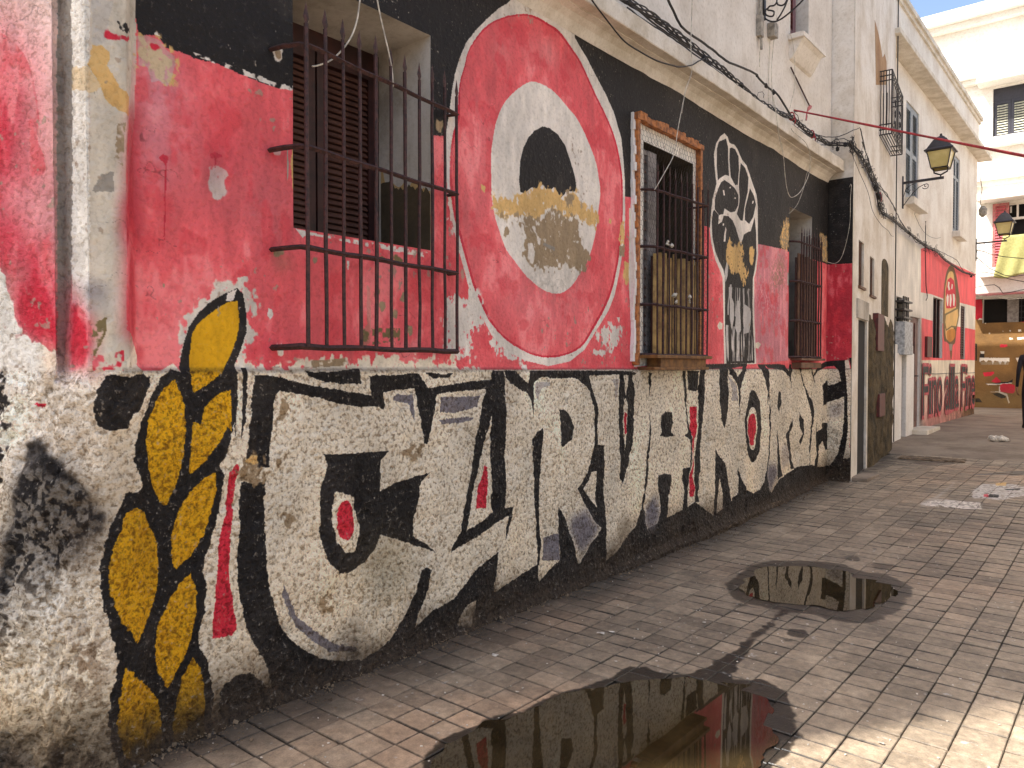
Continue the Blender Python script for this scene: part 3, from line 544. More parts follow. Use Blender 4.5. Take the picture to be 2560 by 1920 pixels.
# ------------------------------------------------------------------ mesh builder and object tree
class MB:
    def __init__(s): s.v = []; s.f = []
    def add(s, vs, fs):
        o = len(s.v); s.v += [tuple(v) for v in vs]; s.f += [tuple(i+o for i in f) for f in fs]; return s
    def box(s, x0, x1, y0, y1, z0, z1, rot=None, at=None):
        vs = [Vector((x, y, z)) for x in (x0, x1) for y in (y0, y1) for z in (z0, z1)]
        if rot is not None: vs = [rot @ v for v in vs]
        if at is not None: vs = [v+Vector(at) for v in vs]
        return s.add(vs, [(0, 1, 3, 2), (4, 6, 7, 5), (0, 4, 5, 1), (2, 3, 7, 6), (0, 2, 6, 4), (1, 5, 7, 3)])
    def tube(s, pts, r, n=6, r1=None, cap=True, jit=0.):
        pts = [Vector(p) for p in pts]; m = len(pts); rings = []
        up = Vector((0, 0, 1))
        for i, p in enumerate(pts):
            d = (pts[min(i+1, m-1)]-pts[max(i-1, 0)]).normalized()
            a = d.cross(up)
            if a.length < .05: a = d.cross(Vector((0, 1, 0)))
            a.normalize(); b = d.cross(a)
            rr = r if r1 is None else r+(r1-r)*i/(m-1)
            if jit: rr *= 1+random.uniform(-jit, jit)
            rings.append([p+(a*math.cos(2*math.pi*k/n)+b*math.sin(2*math.pi*k/n))*rr for k in range(n)])
        vs = [v for q in rings for v in q]; fs = []
        for i in range(m-1):
            for k in range(n): fs.append((i*n+k, i*n+(k+1) % n, (i+1)*n+(k+1) % n, (i+1)*n+k))
        if cap: fs += [tuple(range(n-1, -1, -1)), tuple((m-1)*n+k for k in range(n))]
        return s.add(vs, fs)
    def lathe(s, prof, n, at, ang=0.):
        vs = [Vector((r*math.cos(ang+2*math.pi*k/n), r*math.sin(ang+2*math.pi*k/n), z))+Vector(at) for r, z in prof for k in range(n)]
        fs = [(i*n+k, i*n+(k+1) % n, (i+1)*n+(k+1) % n, (i+1)*n+k) for i in range(len(prof)-1) for k in range(n)]
        return s.add(vs, fs+[tuple(range(n-1, -1, -1)), tuple((len(prof)-1)*n+k for k in range(n))])
    def prism(s, prof, a, b):
        """cross-section prof of (x, z) swept along Y from a to b"""
        n = len(prof); vs = [(x, a, z) for x, z in prof]+[(x, b, z) for x, z in prof]
        return s.add(vs, [(k, (k+1) % n, n+(k+1) % n, n+k) for k in range(n)]+[tuple(range(n-1, -1, -1)), tuple(range(n, 2*n))])
    def sheet(s, pts, off):
        n = len(pts); vs = [Vector(p) for p in pts]; w = [v+Vector(off) for v in vs]
        return s.add(vs+w, [tuple(range(n)), tuple(range(2*n-1, n-1, -1))]+[(k, n+k, n+(k+1) % n, (k+1) % n) for k in range(n)])
    def build(s, name, mat, parent=None, smooth=False, bevel=0.):
        me = bpy.data.meshes.new(name); me.from_pydata(s.v, [], s.f); me.update()
        me.materials.append(mat)
        if smooth: me.polygons.foreach_set('use_smooth', [True]*len(me.polygons))
        o = bpy.data.objects.new(name, me); col.objects.link(o)
        if parent is not None:
            o.parent = parent; o.matrix_parent_inverse = Matrix.Translation(-parent.location) if parent.parent is None and parent.type == 'EMPTY' else Matrix.Identity(4)
        if bevel:
            md = o.modifiers.new('bevel', 'BEVEL'); md.width = bevel; md.segments = 2; md.limit_method = 'ANGLE'
        return o
def tag(o, label=None, cat=None, group=None, kind=None):
    if label: o['label'] = label
    if cat: o['category'] = cat
    if group: o['group'] = group
    if kind: o['kind'] = kind
    return o
def empty(name, loc, label, cat, group=None):
    o = bpy.data.objects.new(name, None); o.location = loc; o.empty_display_size = .2; col.objects.link(o); return tag(o, label, cat, group)
def sub(mesh_src, name, parent, loc, rot=(0, 0, 0)):
    """a repeated piece sharing its mesh; parent is a mesh part with identity transform"""
    o = bpy.data.objects.new(name, mesh_src); col.objects.link(o); o.parent = parent; o.location = loc; o.rotation_euler = rot
    if parent.type == 'EMPTY': o.matrix_parent_inverse = Matrix.Translation(-parent.location)
    return o
def mesh_of(mb, name, mat, smooth=False):
    me = bpy.data.meshes.new(name); me.from_pydata(mb.v, [], mb.f); me.update(); me.materials.append(mat)
    if smooth: me.polygons.foreach_set('use_smooth', [True]*len(me.polygons))
    return me

# ------------------------------------------------------------------ ground height along the street
def gz(Y): return float(np.interp(Y, [0, 6.4, 7, 9.5, 11, 13.2, 14.6, 17, 30], [0, 0, .02, .13, .165, .20, .255, .31, .31]))

# ------------------------------------------------------------------ the mural building
mural_house = empty('mural_building', (0, 1.3, 0), 'old house whose long street wall carries the big graffiti lettering, target ring and fist', 'building')
WIN = [(1.99, 2.85, 2.135, 3.285), (5.10, 5.94, 1.58, 3.24), (8.23, 8.97, 1.62, 3.25)]
def grid_axis(a, b, step, exact):
    v = list(np.arange(a, b, step))+[b]; v = [x for x in v if all(abs(x-e) > step*.55 for e in exact)]+list(exact)
    return np.array(sorted(v))
def painted_wall(name, plan, ras, s0, s1, z0, z1, step, holes, disp, mat, parent, soft=None):
    ss = grid_axis(s0, s1, step, [h[0] for h in holes]+[h[1] for h in holes]+[c for c in plan.c if s0 < c < s1])
    zs = grid_axis(z0, z1, step, [h[2] for h in holes]+[h[3] for h in holes])
    XY = np.array([plan.xy(s) for s in ss]); E = .005
    A = np.array([plan.xy(s-E) for s in ss]); B = np.array([plan.xy(s+E) for s in ss]); T = B-A; T /= np.linalg.norm(T, axis=1)[:, None]
    NX, NY = T[:, 1], -T[:, 0]
    Sg, Zg = np.meshgrid(ss, zs); D = disp(Sg, Zg)
    PX_ = np.repeat(XY[None, :, 0], len(zs), 0); PY_ = np.repeat(XY[None, :, 1], len(zs), 0); NX_ = np.repeat(NX[None], len(zs), 0); NY_ = np.repeat(NY[None], len(zs), 0)
    if soft:      # the rough render below the ledge runs smoothly over the grooves of the corner
        O = np.linspace(-.10, .10, 21); Sm = np.array([np.mean([plan.xy(s+o) for o in O], 0) for s in ss]); e2 = .02
        T2 = np.gradient(Sm, axis=0); T2 /= np.linalg.norm(T2, axis=1)[:, None]; k = np.clip((soft-Zg)/.05, 0, 1)*np.clip((S_A+.05-Sg)/.1, 0, 1)
        PX_ = PX_*(1-k)+Sm[None, :, 0]*k; PY_ = PY_*(1-k)+Sm[None, :, 1]*k; NX_ = NX_*(1-k)+T2[None, :, 1]*k; NY_ = NY_*(1-k)-T2[None, :, 0]*k
    V = np.stack([PX_+NX_*D, PY_+NY_*D, Zg], -1).reshape(-1, 3)
    ns, nz = len(ss), len(zs)
    I, J = np.meshgrid(np.arange(ns-1), np.arange(nz-1)); I = I.ravel(); J = J.ravel()
    sc = (ss[I]+ss[I+1])/2; zc = (zs[J]+zs[J+1])/2; keep = np.ones(len(I), bool)
    for h in holes: keep &= ~((sc > h[0]) & (sc < h[1]) & (zc > h[2]) & (zc < h[3]))
    I = I[keep]; J = J[keep]
    F = np.stack([J*ns+I, J*ns+I+1, (J+1)*ns+I+1, (J+1)*ns+I], -1)
    me = bpy.data.meshes.new(name); me.vertices.add(len(V)); me.vertices.foreach_set('co', V.astype(np.float32).ravel())
    me.loops.add(F.size); me.loops.foreach_set('vertex_index', F.ravel().astype(np.int32)); me.polygons.add(len(F))
    me.polygons.foreach_set('loop_start', np.arange(0, F.size, 4, dtype=np.int32)); me.polygons.foreach_set('loop_total', np.full(len(F), 4, np.int32))
    me.update(calc_edges=True)
    uv = me.uv_layers.new(name='UVMap'); b = ras
    U = np.stack([(Sg.ravel()-b[0])/(b[1]-b[0]), (Zg.ravel()-b[2])/(b[3]-b[2])], -1)
    uv.data.foreach_set('uv', U[F.ravel()].astype(np.float32).ravel())
    me.polygons.foreach_set('use_smooth', [True]*len(me.polygons)); me.materials.append(mat)
    o = bpy.data.objects.new(name, me); col.objects.link(o)
    if parent is not None: o.parent = parent; o.matrix_parent_inverse = Matrix.Translation(-parent.location)
    return o
S_RUB = MW.hit(250, 1400)[0]
def mural_disp(s, z):
    low = np.clip((1.505+(.012+.10*np.clip((S_A-s)/.1, 0, 1))*(fbm(s*9, z*0+2, 5, 2)-.5)-.02*np.clip((S_A-s)/.1, 0, 1)-z)/.022, 0, 1)
    n1 = fbm(s*5, z*5, 201, 4)-.5; n2 = fbm(s*24, z*24, 205, 3)-.5; n3 = fbm(s*1.6, z*1.6, 209, 3)-.5; n4 = fbm(s*55, z*55, 215, 2)-.5
    rub = np.clip((S_RUB-s)/.14, 0, 1)
    D = n3*.022+n1*.004
    D = D+low*(.018+n1*.030+n2*.012+n4*.007+rub*(n1*.07+n2*.035+.010))
    cn = np.clip((S_A-.02-s)/.1, 0, 1)*(1-low); D = D+cn*(n2*.006+n4*.004+n1*.006)
    foot = np.clip(1-(z-np.interp(s, [0, S_A+2.2, S_A+5.7, S_MAX], [0, 0, .05, .14]))/.07, 0, 1); D = D+foot**2*(.035+.03*n2)*low
    dd = np.clip((fbm(s*7, z*7, 231, 3)-.70)*12, 0, 1)*low; D = D-dd*.012
    return D
holes = [(S_A+a-1.292, S_A+b-1.292, c, d) for a, b, c, d in WIN]
painted_wall('wall', MW, MB_, -.35, S_MAX, -.10, 3.78, .0085, holes, mural_disp, M['mural'], mural_house, 1.50)
# carry the near end of the house round the corner, out of the picture
mb = MB(); mb.box(-6, -.47, .74, .80, -.1, 10.); mb.build('side_wall', M['upper'], mural_house)
# window recesses
def recess(Y0, Y1, Z0, Z1, dep, x0=-.005):
    mb = MB(); t = .03
    mb.box(-dep, x0, Y0-t, Y0, Z0-t, Z1+t); mb.box(-dep, x0, Y1, Y1+t, Z0-t, Z1+t)
    mb.box(-dep, x0, Y0-.0, Y1+.0, Z1, Z1+t); mb.box(-dep, x0, Y0, Y1, Z0-t, Z0)
    return mb
# cornice with a cove, and the plain upper storeys
prof = [(-.08, 3.745), (.0, 3.75), (.012, 3.775), (.03, 3.81), (.065, 3.842), (.11, 3.855), (.11, 3.862), (.185, 3.862), (.19, 3.868), (.19, 3.985), (.184, 3.992), (.06, 4.03), (-.08, 4.03)]
mb = MB(); ys = list(np.arange(.78, 9.53, .12))+[9.53]; n = len(prof)
for i, y in enumerate(ys):
    jx = (random.random()-.5)*.006; jz = .007*math.sin(y*1.3)+(random.random()-.5)*.004
    mb.v += [(x+jx*(x > .05), y, z+jz) for x, z in prof]
for i in range(len(ys)-1):
    mb.f += [(i*n+k, (i+1)*n+k, (i+1)*n+k+1, i*n+k+1) for k in range(n-1)]
mb.f += [tuple(range(n)), tuple((len(ys)-1)*n+k for k in range(n-1, -1, -1))]
mb.build('cornice', M['cornice'], mural_house)
UWY0, UWY1, UWZ0 = 8.13, 8.70, 5.04
UX = .03
mb = MB()
mb.box(-.4, UX, .78, UWY0, 4.0, 9.4); mb.box(-.4, UX, UWY1, 9.53, 4.0, 9.4); mb.box(-.4, UX, UWY0, UWY1, 4.0, UWZ0); mb.box(-.4, UX, UWY0, UWY1, 6.5, 9.4)
mb.build('upper_wall', M['upper'], mural_house)
mb = MB(); mb.box(-7, .05, .75, 9.53, 9.4, 9.6); mb.build('roof', M['cornice'], mural_house)
mb = MB(); mb.box(-7, -1.2, .9, 9.5, -.1, 9.39); mb.build('inner_wall', M['dark'], mural_house)

# ------------------------------------------------------------------ ground: base sheet, paving tiles, damp and painted marks
class GroundPlan:
    def hit(self, px, py):
        p = onZ(px, py, 0.)
        for _ in range(4): p = onZ(px, py, gz(max(p.y, 0)))
        return p.x, p.y
GP = GroundPlan()
G = Raster(GP, -.2, 4.4, -.6, 12.8, .0052, lambda S, Z: .02+0*S)
TX, TY = .17, .136
X, Y = G.S, G.Z
ti = np.floor((X-.01)/TX).astype(int); tj = np.floor((Y-2.794)/TY).astype(int)
rs = np.random.RandomState(5); hsh = rs.rand(128, 256).astype(np.float32); hs2 = rs.rand(128, 256).astype(np.float32)
hv = hsh[ti & 127, tj & 255]; h2 = hs2[ti & 127, tj & 255]
base = np.array([.56, .50, .42], np.float32)
G.im[:] = base
b1 = fbm(X*1.1, Y*1.1, 301, 5)-.5; b2 = fbm(X*7, Y*7, 305, 4)-.5; b3 = fbm(X*45, Y*45, 309, 2)-.5
red = np.clip((fbm(X*.9+3, Y*.55, 311, 3)-.47)*6, 0, 1)*np.clip(.4+h2, 0, 1)
G.im = G.im*(1-.30*red[..., None])+G.im*np.array([1.12, .94, .84], np.float32)*.30*red[..., None]
G.im *= (1+.26*(hv-.5)*(h2 > .35)+.55*b1+.28*b2+.28*b3)[..., None]
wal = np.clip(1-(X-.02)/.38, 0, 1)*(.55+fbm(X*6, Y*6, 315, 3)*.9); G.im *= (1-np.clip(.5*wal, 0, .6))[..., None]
ex = np.abs(((X-.01)/TX) % 1-.5); ey = np.abs(((Y-2.794)/TY) % 1-.5)
wob = b3*.03; ex = (.5-ex)*TX; ey = (.5-ey)*TY
jl = np.maximum(np.clip(1-(ex+wob*.1)/.0062, 0, 1), 1.15*np.clip(1-(ey+wob*.1)/.0085, 0, 1)); G.im *= (1-np.clip(jl*(1.5*fbm(X*3, Y*3, 341, 4)-.35), 0, .7))[..., None]
G.rough[:] = 0
def damp(txt, k, r=0):
    pts = [GP.hit(*p) for p in path(txt)]; q = G.mask(catmull(pts, 4), .12)
    if q:
        Mk, sl = q; Mk = Mk.astype(np.float32)
        Mk = blur(Mk, 5+r); nn = fbm(G.S[sl]*13, G.Z[sl]*13, 351, 5)-.5; Mk = np.clip((Mk-.5+nn*.9)*(7-r)+.5, 0, 1)*np.clip(Mk*6, 0, 1)
        G.rough[sl] = np.maximum(G.rough[sl], Mk*k)
WATER1 = 't150,1261 t290,1115 t420,1055 t480,1000 t600,990 t740,930 t800,890 t1000,835 t1130,800 t1260,790 t1400,775 t1600,770 t1760,780 t1870,795 t1940,805 t2010,840 t2060,900 t2080,1000 t2050,1060 t2065,1130 t2010,1180 t1960,1250 t1800,1300 t1200,1420 t300,1420'
WATER2 = 'u430,530 u490,497 u620,500 u800,505 u960,530 u1010,560 u1120,575 u1200,595 u1240,640 u1215,680 u1150,720 u1050,745 u900,750 u760,725 u640,720 u500,700 u390,660 u350,620 u380,590'
damp('t90,1300 t250,1100 t420,1030 t470,975 t600,970 t740,905 t830,845 t920,840 t1000,810 t1130,770 t1260,735 t1420,745 t1640,745 t1840,780 t1990,770 t2090,820 t2180,930 t2205,1010 t2170,1100 t2150,1180 t2060,1261 t1900,1400 t200,1500', .95, 1)
damp('t1150,780 t1230,715 t1290,700 t1360,705 t1430,730 t1560,745 t1640,735 t1720,690 t1850,605 t1960,510 t2140,362 t2165,378 t2040,490 t1960,560 t1930,620 t1890,650 t1850,720 t1820,760 t1830,800 t1500,810 t1200,810', 1., 1)
damp('u270,610 u390,505 u500,470 u700,465 u900,480 u1060,530 u1180,540 u1290,600 u1330,650 u1290,710 u1200,790 u1060,825 u900,810 u700,770 u480,730 u330,690', .72, 2)
damp('u300,600 u400,520 u490,480 u640,480 u820,480 u960,515 u1040,545 u1150,560 u1260,600 u1290,650 u1270,690 u1230,730 u1180,770 u1070,800 u950,800 u800,775 u650,745 u500,715 u370,680 u320,640', .75, 2)
damp('u600,880 u650,860 u720,868 u735,890 u700,910 u640,900', .8, 1)
damp('u560,915 u600,900 u650,915 u640,935 u590,935', .7, 1)
damp('u325,720 u360,710 u400,720 u390,738 u340,738', .6, 1)
damp('u945,440 u990,435 u1040,455 u1000,475 u950,460', .6, 1)
damp('u1095,385 u1130,378 u1140,395 u1105,402', .8, 1)
damp('u1120,480 u1240,485 u1230,505 u1140,520', .45, 2)
damp('y1950,560 y2150,480 y2180,560 y2000,600', .7, 1)
damp('y1700,735 y2212,700 y2212,745 y1800,740', .6, 1)
damp('y850,560 y1100,590 y1480,600 y1490,640 y1200,640 y900,570', .5, 1)
WH = '''LG;1h;y1190,1020 y1250,985 y1330,960 y1420,900 y1510,820 y1530,815 y1440,905 y1350,970 y1640,1000 y1780,1010 y1800,1080 y1620,1075 y1480,1060 y1340,1035 y1200,1045
W;n;y1190,1020 y1330,990 y1640,1000 y1780,1015 y1790,1080 y1620,1075 y1480,1060 y1200,1045
W;n;y1700,890 y1800,830 y2100,830 y2212,860 y2212,950 y2130,960 y1980,990 y1820,970 y1700,970
LG;1h;y1700,890 y1800,830 y2100,830 y2212,860 y2212,950 y2130,960 y1980,990 y1820,970 y1700,970
K;;y1870,930 y1960,935 y1960,965 y1830,958
R;;y1815,930 y1850,925 y1860,955 y1815,960
K;;y2010,878 y2180,875 y2170,890 y2040,892
T;;y1930,820 y2040,815 y2030,850 y1930,845'''
for l in WH.split('\n'):
    k = G.rough.copy(); G.draw(l); G.rough = k
wet = G.rough[..., None]
G.im = G.im*(1-wet*.72)*(1-wet*np.array([0, .03, .08], np.float32))
sp = np.clip((fbm(X*33, Y*33, 331, 2)-.86)*30, 0, 1); G.im = G.im*(1-.5*sp[..., None])+.5*sp[..., None]*.75
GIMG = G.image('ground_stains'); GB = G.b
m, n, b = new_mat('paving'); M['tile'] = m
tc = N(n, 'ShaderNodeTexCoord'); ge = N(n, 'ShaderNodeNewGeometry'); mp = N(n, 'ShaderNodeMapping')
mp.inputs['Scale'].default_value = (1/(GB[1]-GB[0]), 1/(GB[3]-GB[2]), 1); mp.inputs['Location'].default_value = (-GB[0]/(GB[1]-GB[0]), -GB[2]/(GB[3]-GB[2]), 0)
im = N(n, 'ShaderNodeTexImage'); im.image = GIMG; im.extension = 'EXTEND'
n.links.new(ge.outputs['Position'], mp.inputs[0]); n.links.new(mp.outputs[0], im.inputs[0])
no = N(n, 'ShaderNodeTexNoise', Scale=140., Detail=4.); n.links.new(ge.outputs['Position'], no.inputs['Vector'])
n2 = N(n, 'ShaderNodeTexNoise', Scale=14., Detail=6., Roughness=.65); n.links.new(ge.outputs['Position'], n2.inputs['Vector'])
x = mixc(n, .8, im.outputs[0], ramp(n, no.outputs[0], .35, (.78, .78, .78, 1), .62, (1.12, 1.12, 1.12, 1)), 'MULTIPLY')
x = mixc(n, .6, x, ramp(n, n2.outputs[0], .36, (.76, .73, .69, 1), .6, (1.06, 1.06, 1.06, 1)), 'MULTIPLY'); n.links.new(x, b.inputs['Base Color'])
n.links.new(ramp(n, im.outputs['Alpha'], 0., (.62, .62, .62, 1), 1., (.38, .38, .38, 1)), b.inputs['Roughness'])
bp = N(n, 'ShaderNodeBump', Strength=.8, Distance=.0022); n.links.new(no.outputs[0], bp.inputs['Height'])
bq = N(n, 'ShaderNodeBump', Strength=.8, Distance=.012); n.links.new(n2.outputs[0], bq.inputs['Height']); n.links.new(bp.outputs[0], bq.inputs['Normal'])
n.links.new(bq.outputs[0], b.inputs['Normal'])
M['joint'] = solid('joint_dirt', (44, 36, 28), .95, (30, 25, 20), 30., .003)
M['concrete'] = plaster('far_pavement', (146, 132, 116), (118, 104, 90), .2, .003, .8)
# base sheet
street = None
mb = MB(); ysn = [-40, -6, 0, 6.4, 7, 9.5, 11, 13.2, 14.6, 17, 30, 120]
for y in ysn: mb.v += [(-60, y, gz(y)-.016), (60, y, gz(y)-.016)]
mb.f = [(2*i, 2*i+1, 2*i+3, 2*i+2) for i in range(len(ysn)-1)]
street = mb.build('ground', M['joint']); tag(street, kind='structure')
mb = MB(); yy = [12.56, 13.2, 14.6, 17, 30, 60]
for y in yy: mb.v += [(-30, y, gz(y)-.001), (30, y, gz(y)-.001)]
mb.f = [(2*i, 2*i+1, 2*i+3, 2*i+2) for i in range(len(yy)-1)]
tag(mb.build('pavement', M['concrete']), kind='structure')
mb = MB(); yy = [-40, -1.02]
for y in yy: mb.v += [(-30, y, -.001), (30, y, -.001)]
mb.f = [(0, 1, 3, 2)]
tag(mb.build('pavement', M['concrete']), kind='structure')
w1 = [GP.hit(*p) for p in path(WATER1)]; w2 = [GP.hit(*p) for p in path(WATER2)]
def inside(p, poly):
    c = False; n = len(poly)
    for i in range(n):
        (x0, y0), (x1, y1) = poly[i], poly[(i+1) % n]
        if (y0 > p[1]) != (y1 > p[1]) and p[0] < (x1-x0)*(p[1]-y0)/(y1-y0)+x0: c = not c
    return c
def dist_cam(x, y): return math.hypot(x-CD, y)
tiles = []
for i in range(0, 31):
    for j in range(-28, 72):
        x0 = .01+TX*i; y0 = 2.794+TY*j
        cx_, cy_ = x0+TX/2, y0+TY/2
        if x0 < .02: x0w = .03
        else: x0w = x0
        tiles.append((x0w, x0+TX, y0, y0+TY, cx_, cy_))
def tile_mb(w, l, g=.0021, rb=.003):
    b = MB(); a, c = w/2-g, l/2-g*1.5
    b.v = [(sx*(a-rb*k), sy*(c-rb*k), z) for z, k in ((-.016, 0), (-.0035, 0), (0, 1)) for sx, sy in ((-1, -1), (1, -1), (1, 1), (-1, 1))]
    b.f = [(8, 9, 10, 11)]+[(q*4+k, q*4+(k+1) % 4, (q+1)*4+(k+1) % 4, (q+1)*4+k) for q in (0, 1) for k in range(4)]
    return b
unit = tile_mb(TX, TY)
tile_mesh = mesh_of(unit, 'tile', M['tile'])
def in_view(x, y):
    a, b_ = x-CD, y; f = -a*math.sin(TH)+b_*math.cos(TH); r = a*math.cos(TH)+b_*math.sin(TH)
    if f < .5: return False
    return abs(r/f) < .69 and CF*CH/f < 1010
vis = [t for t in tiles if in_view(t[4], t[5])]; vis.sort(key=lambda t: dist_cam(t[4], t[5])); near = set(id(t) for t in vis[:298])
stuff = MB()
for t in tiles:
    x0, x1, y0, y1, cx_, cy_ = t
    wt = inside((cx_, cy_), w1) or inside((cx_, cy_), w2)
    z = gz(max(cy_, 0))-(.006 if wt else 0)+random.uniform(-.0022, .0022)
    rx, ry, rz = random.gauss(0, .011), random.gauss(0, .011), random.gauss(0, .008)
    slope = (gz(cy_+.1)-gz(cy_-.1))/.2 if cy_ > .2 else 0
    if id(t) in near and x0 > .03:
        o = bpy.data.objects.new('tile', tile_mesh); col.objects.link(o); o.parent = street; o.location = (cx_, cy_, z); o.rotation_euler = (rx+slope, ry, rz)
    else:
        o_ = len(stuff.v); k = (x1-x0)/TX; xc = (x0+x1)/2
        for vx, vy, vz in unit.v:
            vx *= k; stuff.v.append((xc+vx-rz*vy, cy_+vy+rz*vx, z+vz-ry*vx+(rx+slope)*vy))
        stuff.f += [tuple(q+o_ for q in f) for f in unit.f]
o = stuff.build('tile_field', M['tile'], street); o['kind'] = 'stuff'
# water
m, n, b = new_mat('puddle_water'); M['water'] = m
b.inputs['Base Color'].default_value = lin((52, 42, 26)); b.inputs['Roughness'].default_value = .015; b.inputs['IOR'].default_value = 1.4; b.inputs['Specular IOR Level'].default_value = .62
ge = N(n, 'ShaderNodeNewGeometry'); no = N(n, 'ShaderNodeTexNoise', Scale=5., Detail=2.); n.links.new(ge.outputs['Position'], no.inputs['Vector'])
n.links.new(ramp(n, no.outputs[0], .35, lin((36, 28, 15)), .65, lin((52, 42, 25))), b.inputs['Base Color'])
def water(poly, nm, lab, sd_):
    P2 = catmull(poly, 14); P = []
    for i, (x, y) in enumerate(P2):
        a = .10*(float(fbm(np.array([x*7.]), np.array([y*7.]), sd_, 5)[0])-.5); c = (x-np.mean([p[0] for p in poly]), y-np.mean([p[1] for p in poly])); L = math.hypot(*c)
        P.append((x+c[0]/L*a, y+c[1]/L*a))
    zz = max(gz(max(0, p[1])) for p in P)+.0016
    b_ = MB(); b_.v = [(x, y, zz) for x, y in P]+[(x, y, zz-.003) for x, y in P]; k = len(P)
    b_.f = [tuple(range(k))]+[(i, k+i, k+(i+1) % k, (i+1) % k) for i in range(k)]
    o = b_.build(nm, M['water']); tag(o, lab, 'puddle', kind='structure'); return o
water(w1, 'puddle', 'large brown puddle in the foreground mirroring the graffiti', 11)
water(w2, 'puddle', 'small puddle further up the paving with the lettering reflected in it', 13)
# ------------------------------------------------------------------ windows of the mural building
def leaf(parent, Y0, Y1, Z0, Z1, X, mat, smat, pitch, stile=.045, mid=None, th=.035, slatd=.03, label=None, tilt=-.6):
    mb = MB(); a = [Z0, Z1]
    mb.box(X-th, X, Y0, Y0+stile, Z0, Z1); mb.box(X-th, X, Y1-stile, Y1, Z0, Z1)
    mb.box(X-th, X-.001, Y0+stile, Y1-stile, Z0, Z0+stile*1.3); mb.box(X-th, X-.001, Y0+stile, Y1-stile, Z1-stile*1.3, Z1)
    mb.box(X-th-.004, X-th, Y0, Y1, Z0, Z1)
    if mid: mb.box(X-th, X-.001, Y0+stile, Y1-stile, mid-stile*.6, mid+stile*.6)
    o = mb.build('shutter', mat, parent)
    if label: o['label'] = label
    w = Y1-Y0-2*stile-.004
    sm = MB().box(-.003, .003, -w/2, w/2, -slatd/2, slatd/2); me = mesh_of(sm, 'slat', smat)
    z = Z0+stile*1.3+pitch*.6
    while z < Z1-stile*1.3-pitch*.4:
        if not (mid and abs(z-mid) < stile): sub(me, 'slat', o, (X-.016, (Y0+Y1)/2, z), (0, tilt+random.uniform(-.05, .05), 0))
        z += pitch
    return o
def spear(mb, x, y, z0, h, w, r):
    mb.add([(x, y, z0-.012), (x+.004, y-w*.5, z0+h*.3), (x-.004, y+w*.5, z0+h*.3), (x, y, z0+h), (x+.006, y, z0+h*.3), (x-.006, y, z0+h*.3)],
           [(0, 4, 1), (0, 2, 4), (0, 1, 5), (0, 5, 2), (3, 1, 4), (3, 4, 2), (3, 5, 1), (3, 2, 5)])
def grille(parent, A, B, rails, zb, zt, nb, r=.0065, rr=.009, anchors=None, end_side=True, lab=None, hole=0.04):
    """bars with spear tips carried by bent rails that run back into the wall"""
    mb = MB(); (xa, ya), (xb, yb) = A, B
    for i, z in enumerate(rails):
        j = random.uniform(-.004, .004)
        P0 = [(-.02, ya-anchors, z+j), (xa*.45, ya-anchors*.72, z+j*.5), (xa*.86, ya-anchors*.22, z+.003), (xa, ya+.02, z)]
        n = 9; P = P0+[(xa+(xb-xa)*k/n, ya+(yb-ya)*k/n, z+.003*math.sin(k*1.7+i)) for k in range(1, n)]+[(xb, yb, z)]
        flat = (i == len(rails)-1)
        mb.tube(P, rr*(1.2 if flat else 1.05), 4, jit=.09)
        if end_side: mb.tube([(xb, yb-.004, z), (-.03, yb-.05, z-.006)], rr*.8, 4)
    o = mb.build('window_grille', M['rust'], parent)
    if lab: o['label'] = lab
    for k in range(nb):
        f = k/(nb-1); x, y = xa+(xb-xa)*f, ya+.005+(yb-ya-.01)*f; top = zt+random.uniform(-.02, .012)
        b = MB(); pts = [(x+random.uniform(-.002, .002), y+random.uniform(-.003, .003), zb+(top-zb)*q/6) for q in range(7)]
        b.tube(pts, r*random.uniform(.92, 1.12), 6, jit=.06); spear(b, x, pts[-1][1], top-.006, .10, .037, r)
        ob = b.build('bar', M['rust'], o); ob.matrix_parent_inverse = Matrix.Identity(4)
    return o
# window over the letters C and U
Y0, Y1, Z0, Z1 = WIN[0]
recess(Y0, Y1, Z0, Z1, .43).build('window_recess', M['reveal'], mural_house)
for (mm, hh, e_, nm) in (('darkplas', .40, .0035, 'damp_patch'), ('tanp', .45, .002, 'flaked_paint')):
    if mm == 'tanp': M['tanp'] = plaster('tan_underpaint', (190, 158, 106), (160, 130, 86), .2)
    mb = MB(); q_ = 24; ed = [(-.41+.405*k/q_, Z0+hh+.05*(float(fbm(np.array([k*.35]), np.array([1.]), 7 if mm == 'darkplas' else 8, 4)[0])-.5)*3-.09*(k/q_)) for k in range(q_+1)]
    mb.sheet([(x, Y1-e_, z) for x, z in ed]+[(-.005, Y1-e_, Z0), (-.41, Y1-e_, Z0)], (0, .0015, 0)); mb.build(nm, M[mm], mural_house)
mb = MB(); mb.box(-.475, -.43, Y0-.03, Y1+.03, Z1-.09, Z1+.03); mb.box(-.475, -.43, Y1-.03, Y1+.02, Z0-.02, Z1); mb.box(-.50, -.475, Y0-.03, Y1+.03, Z0-.03, Z1+.03)
mb.build('window_frame', M['shutter'], mural_house)
leaf(mural_house, Y0-.01, 2.418, Z0-.02, Z1-.09, -.432, M['shutter'], M['slat'], .0335, stile=.05)
leaf(mural_house, 2.424, Y1-.03, Z0-.02, Z1-.09, -.424, M['shutter'], M['slat'], .0335, stile=.05)
grille(mural_house, (.17, 1.94), (.043, 3.01), [2.895, 2.458, 2.023, 1.592], 1.592, 3.0, 11, r=.0088, rr=.0115, anchors=.07, lab='rusty spear topped window grille nearest the viewer')
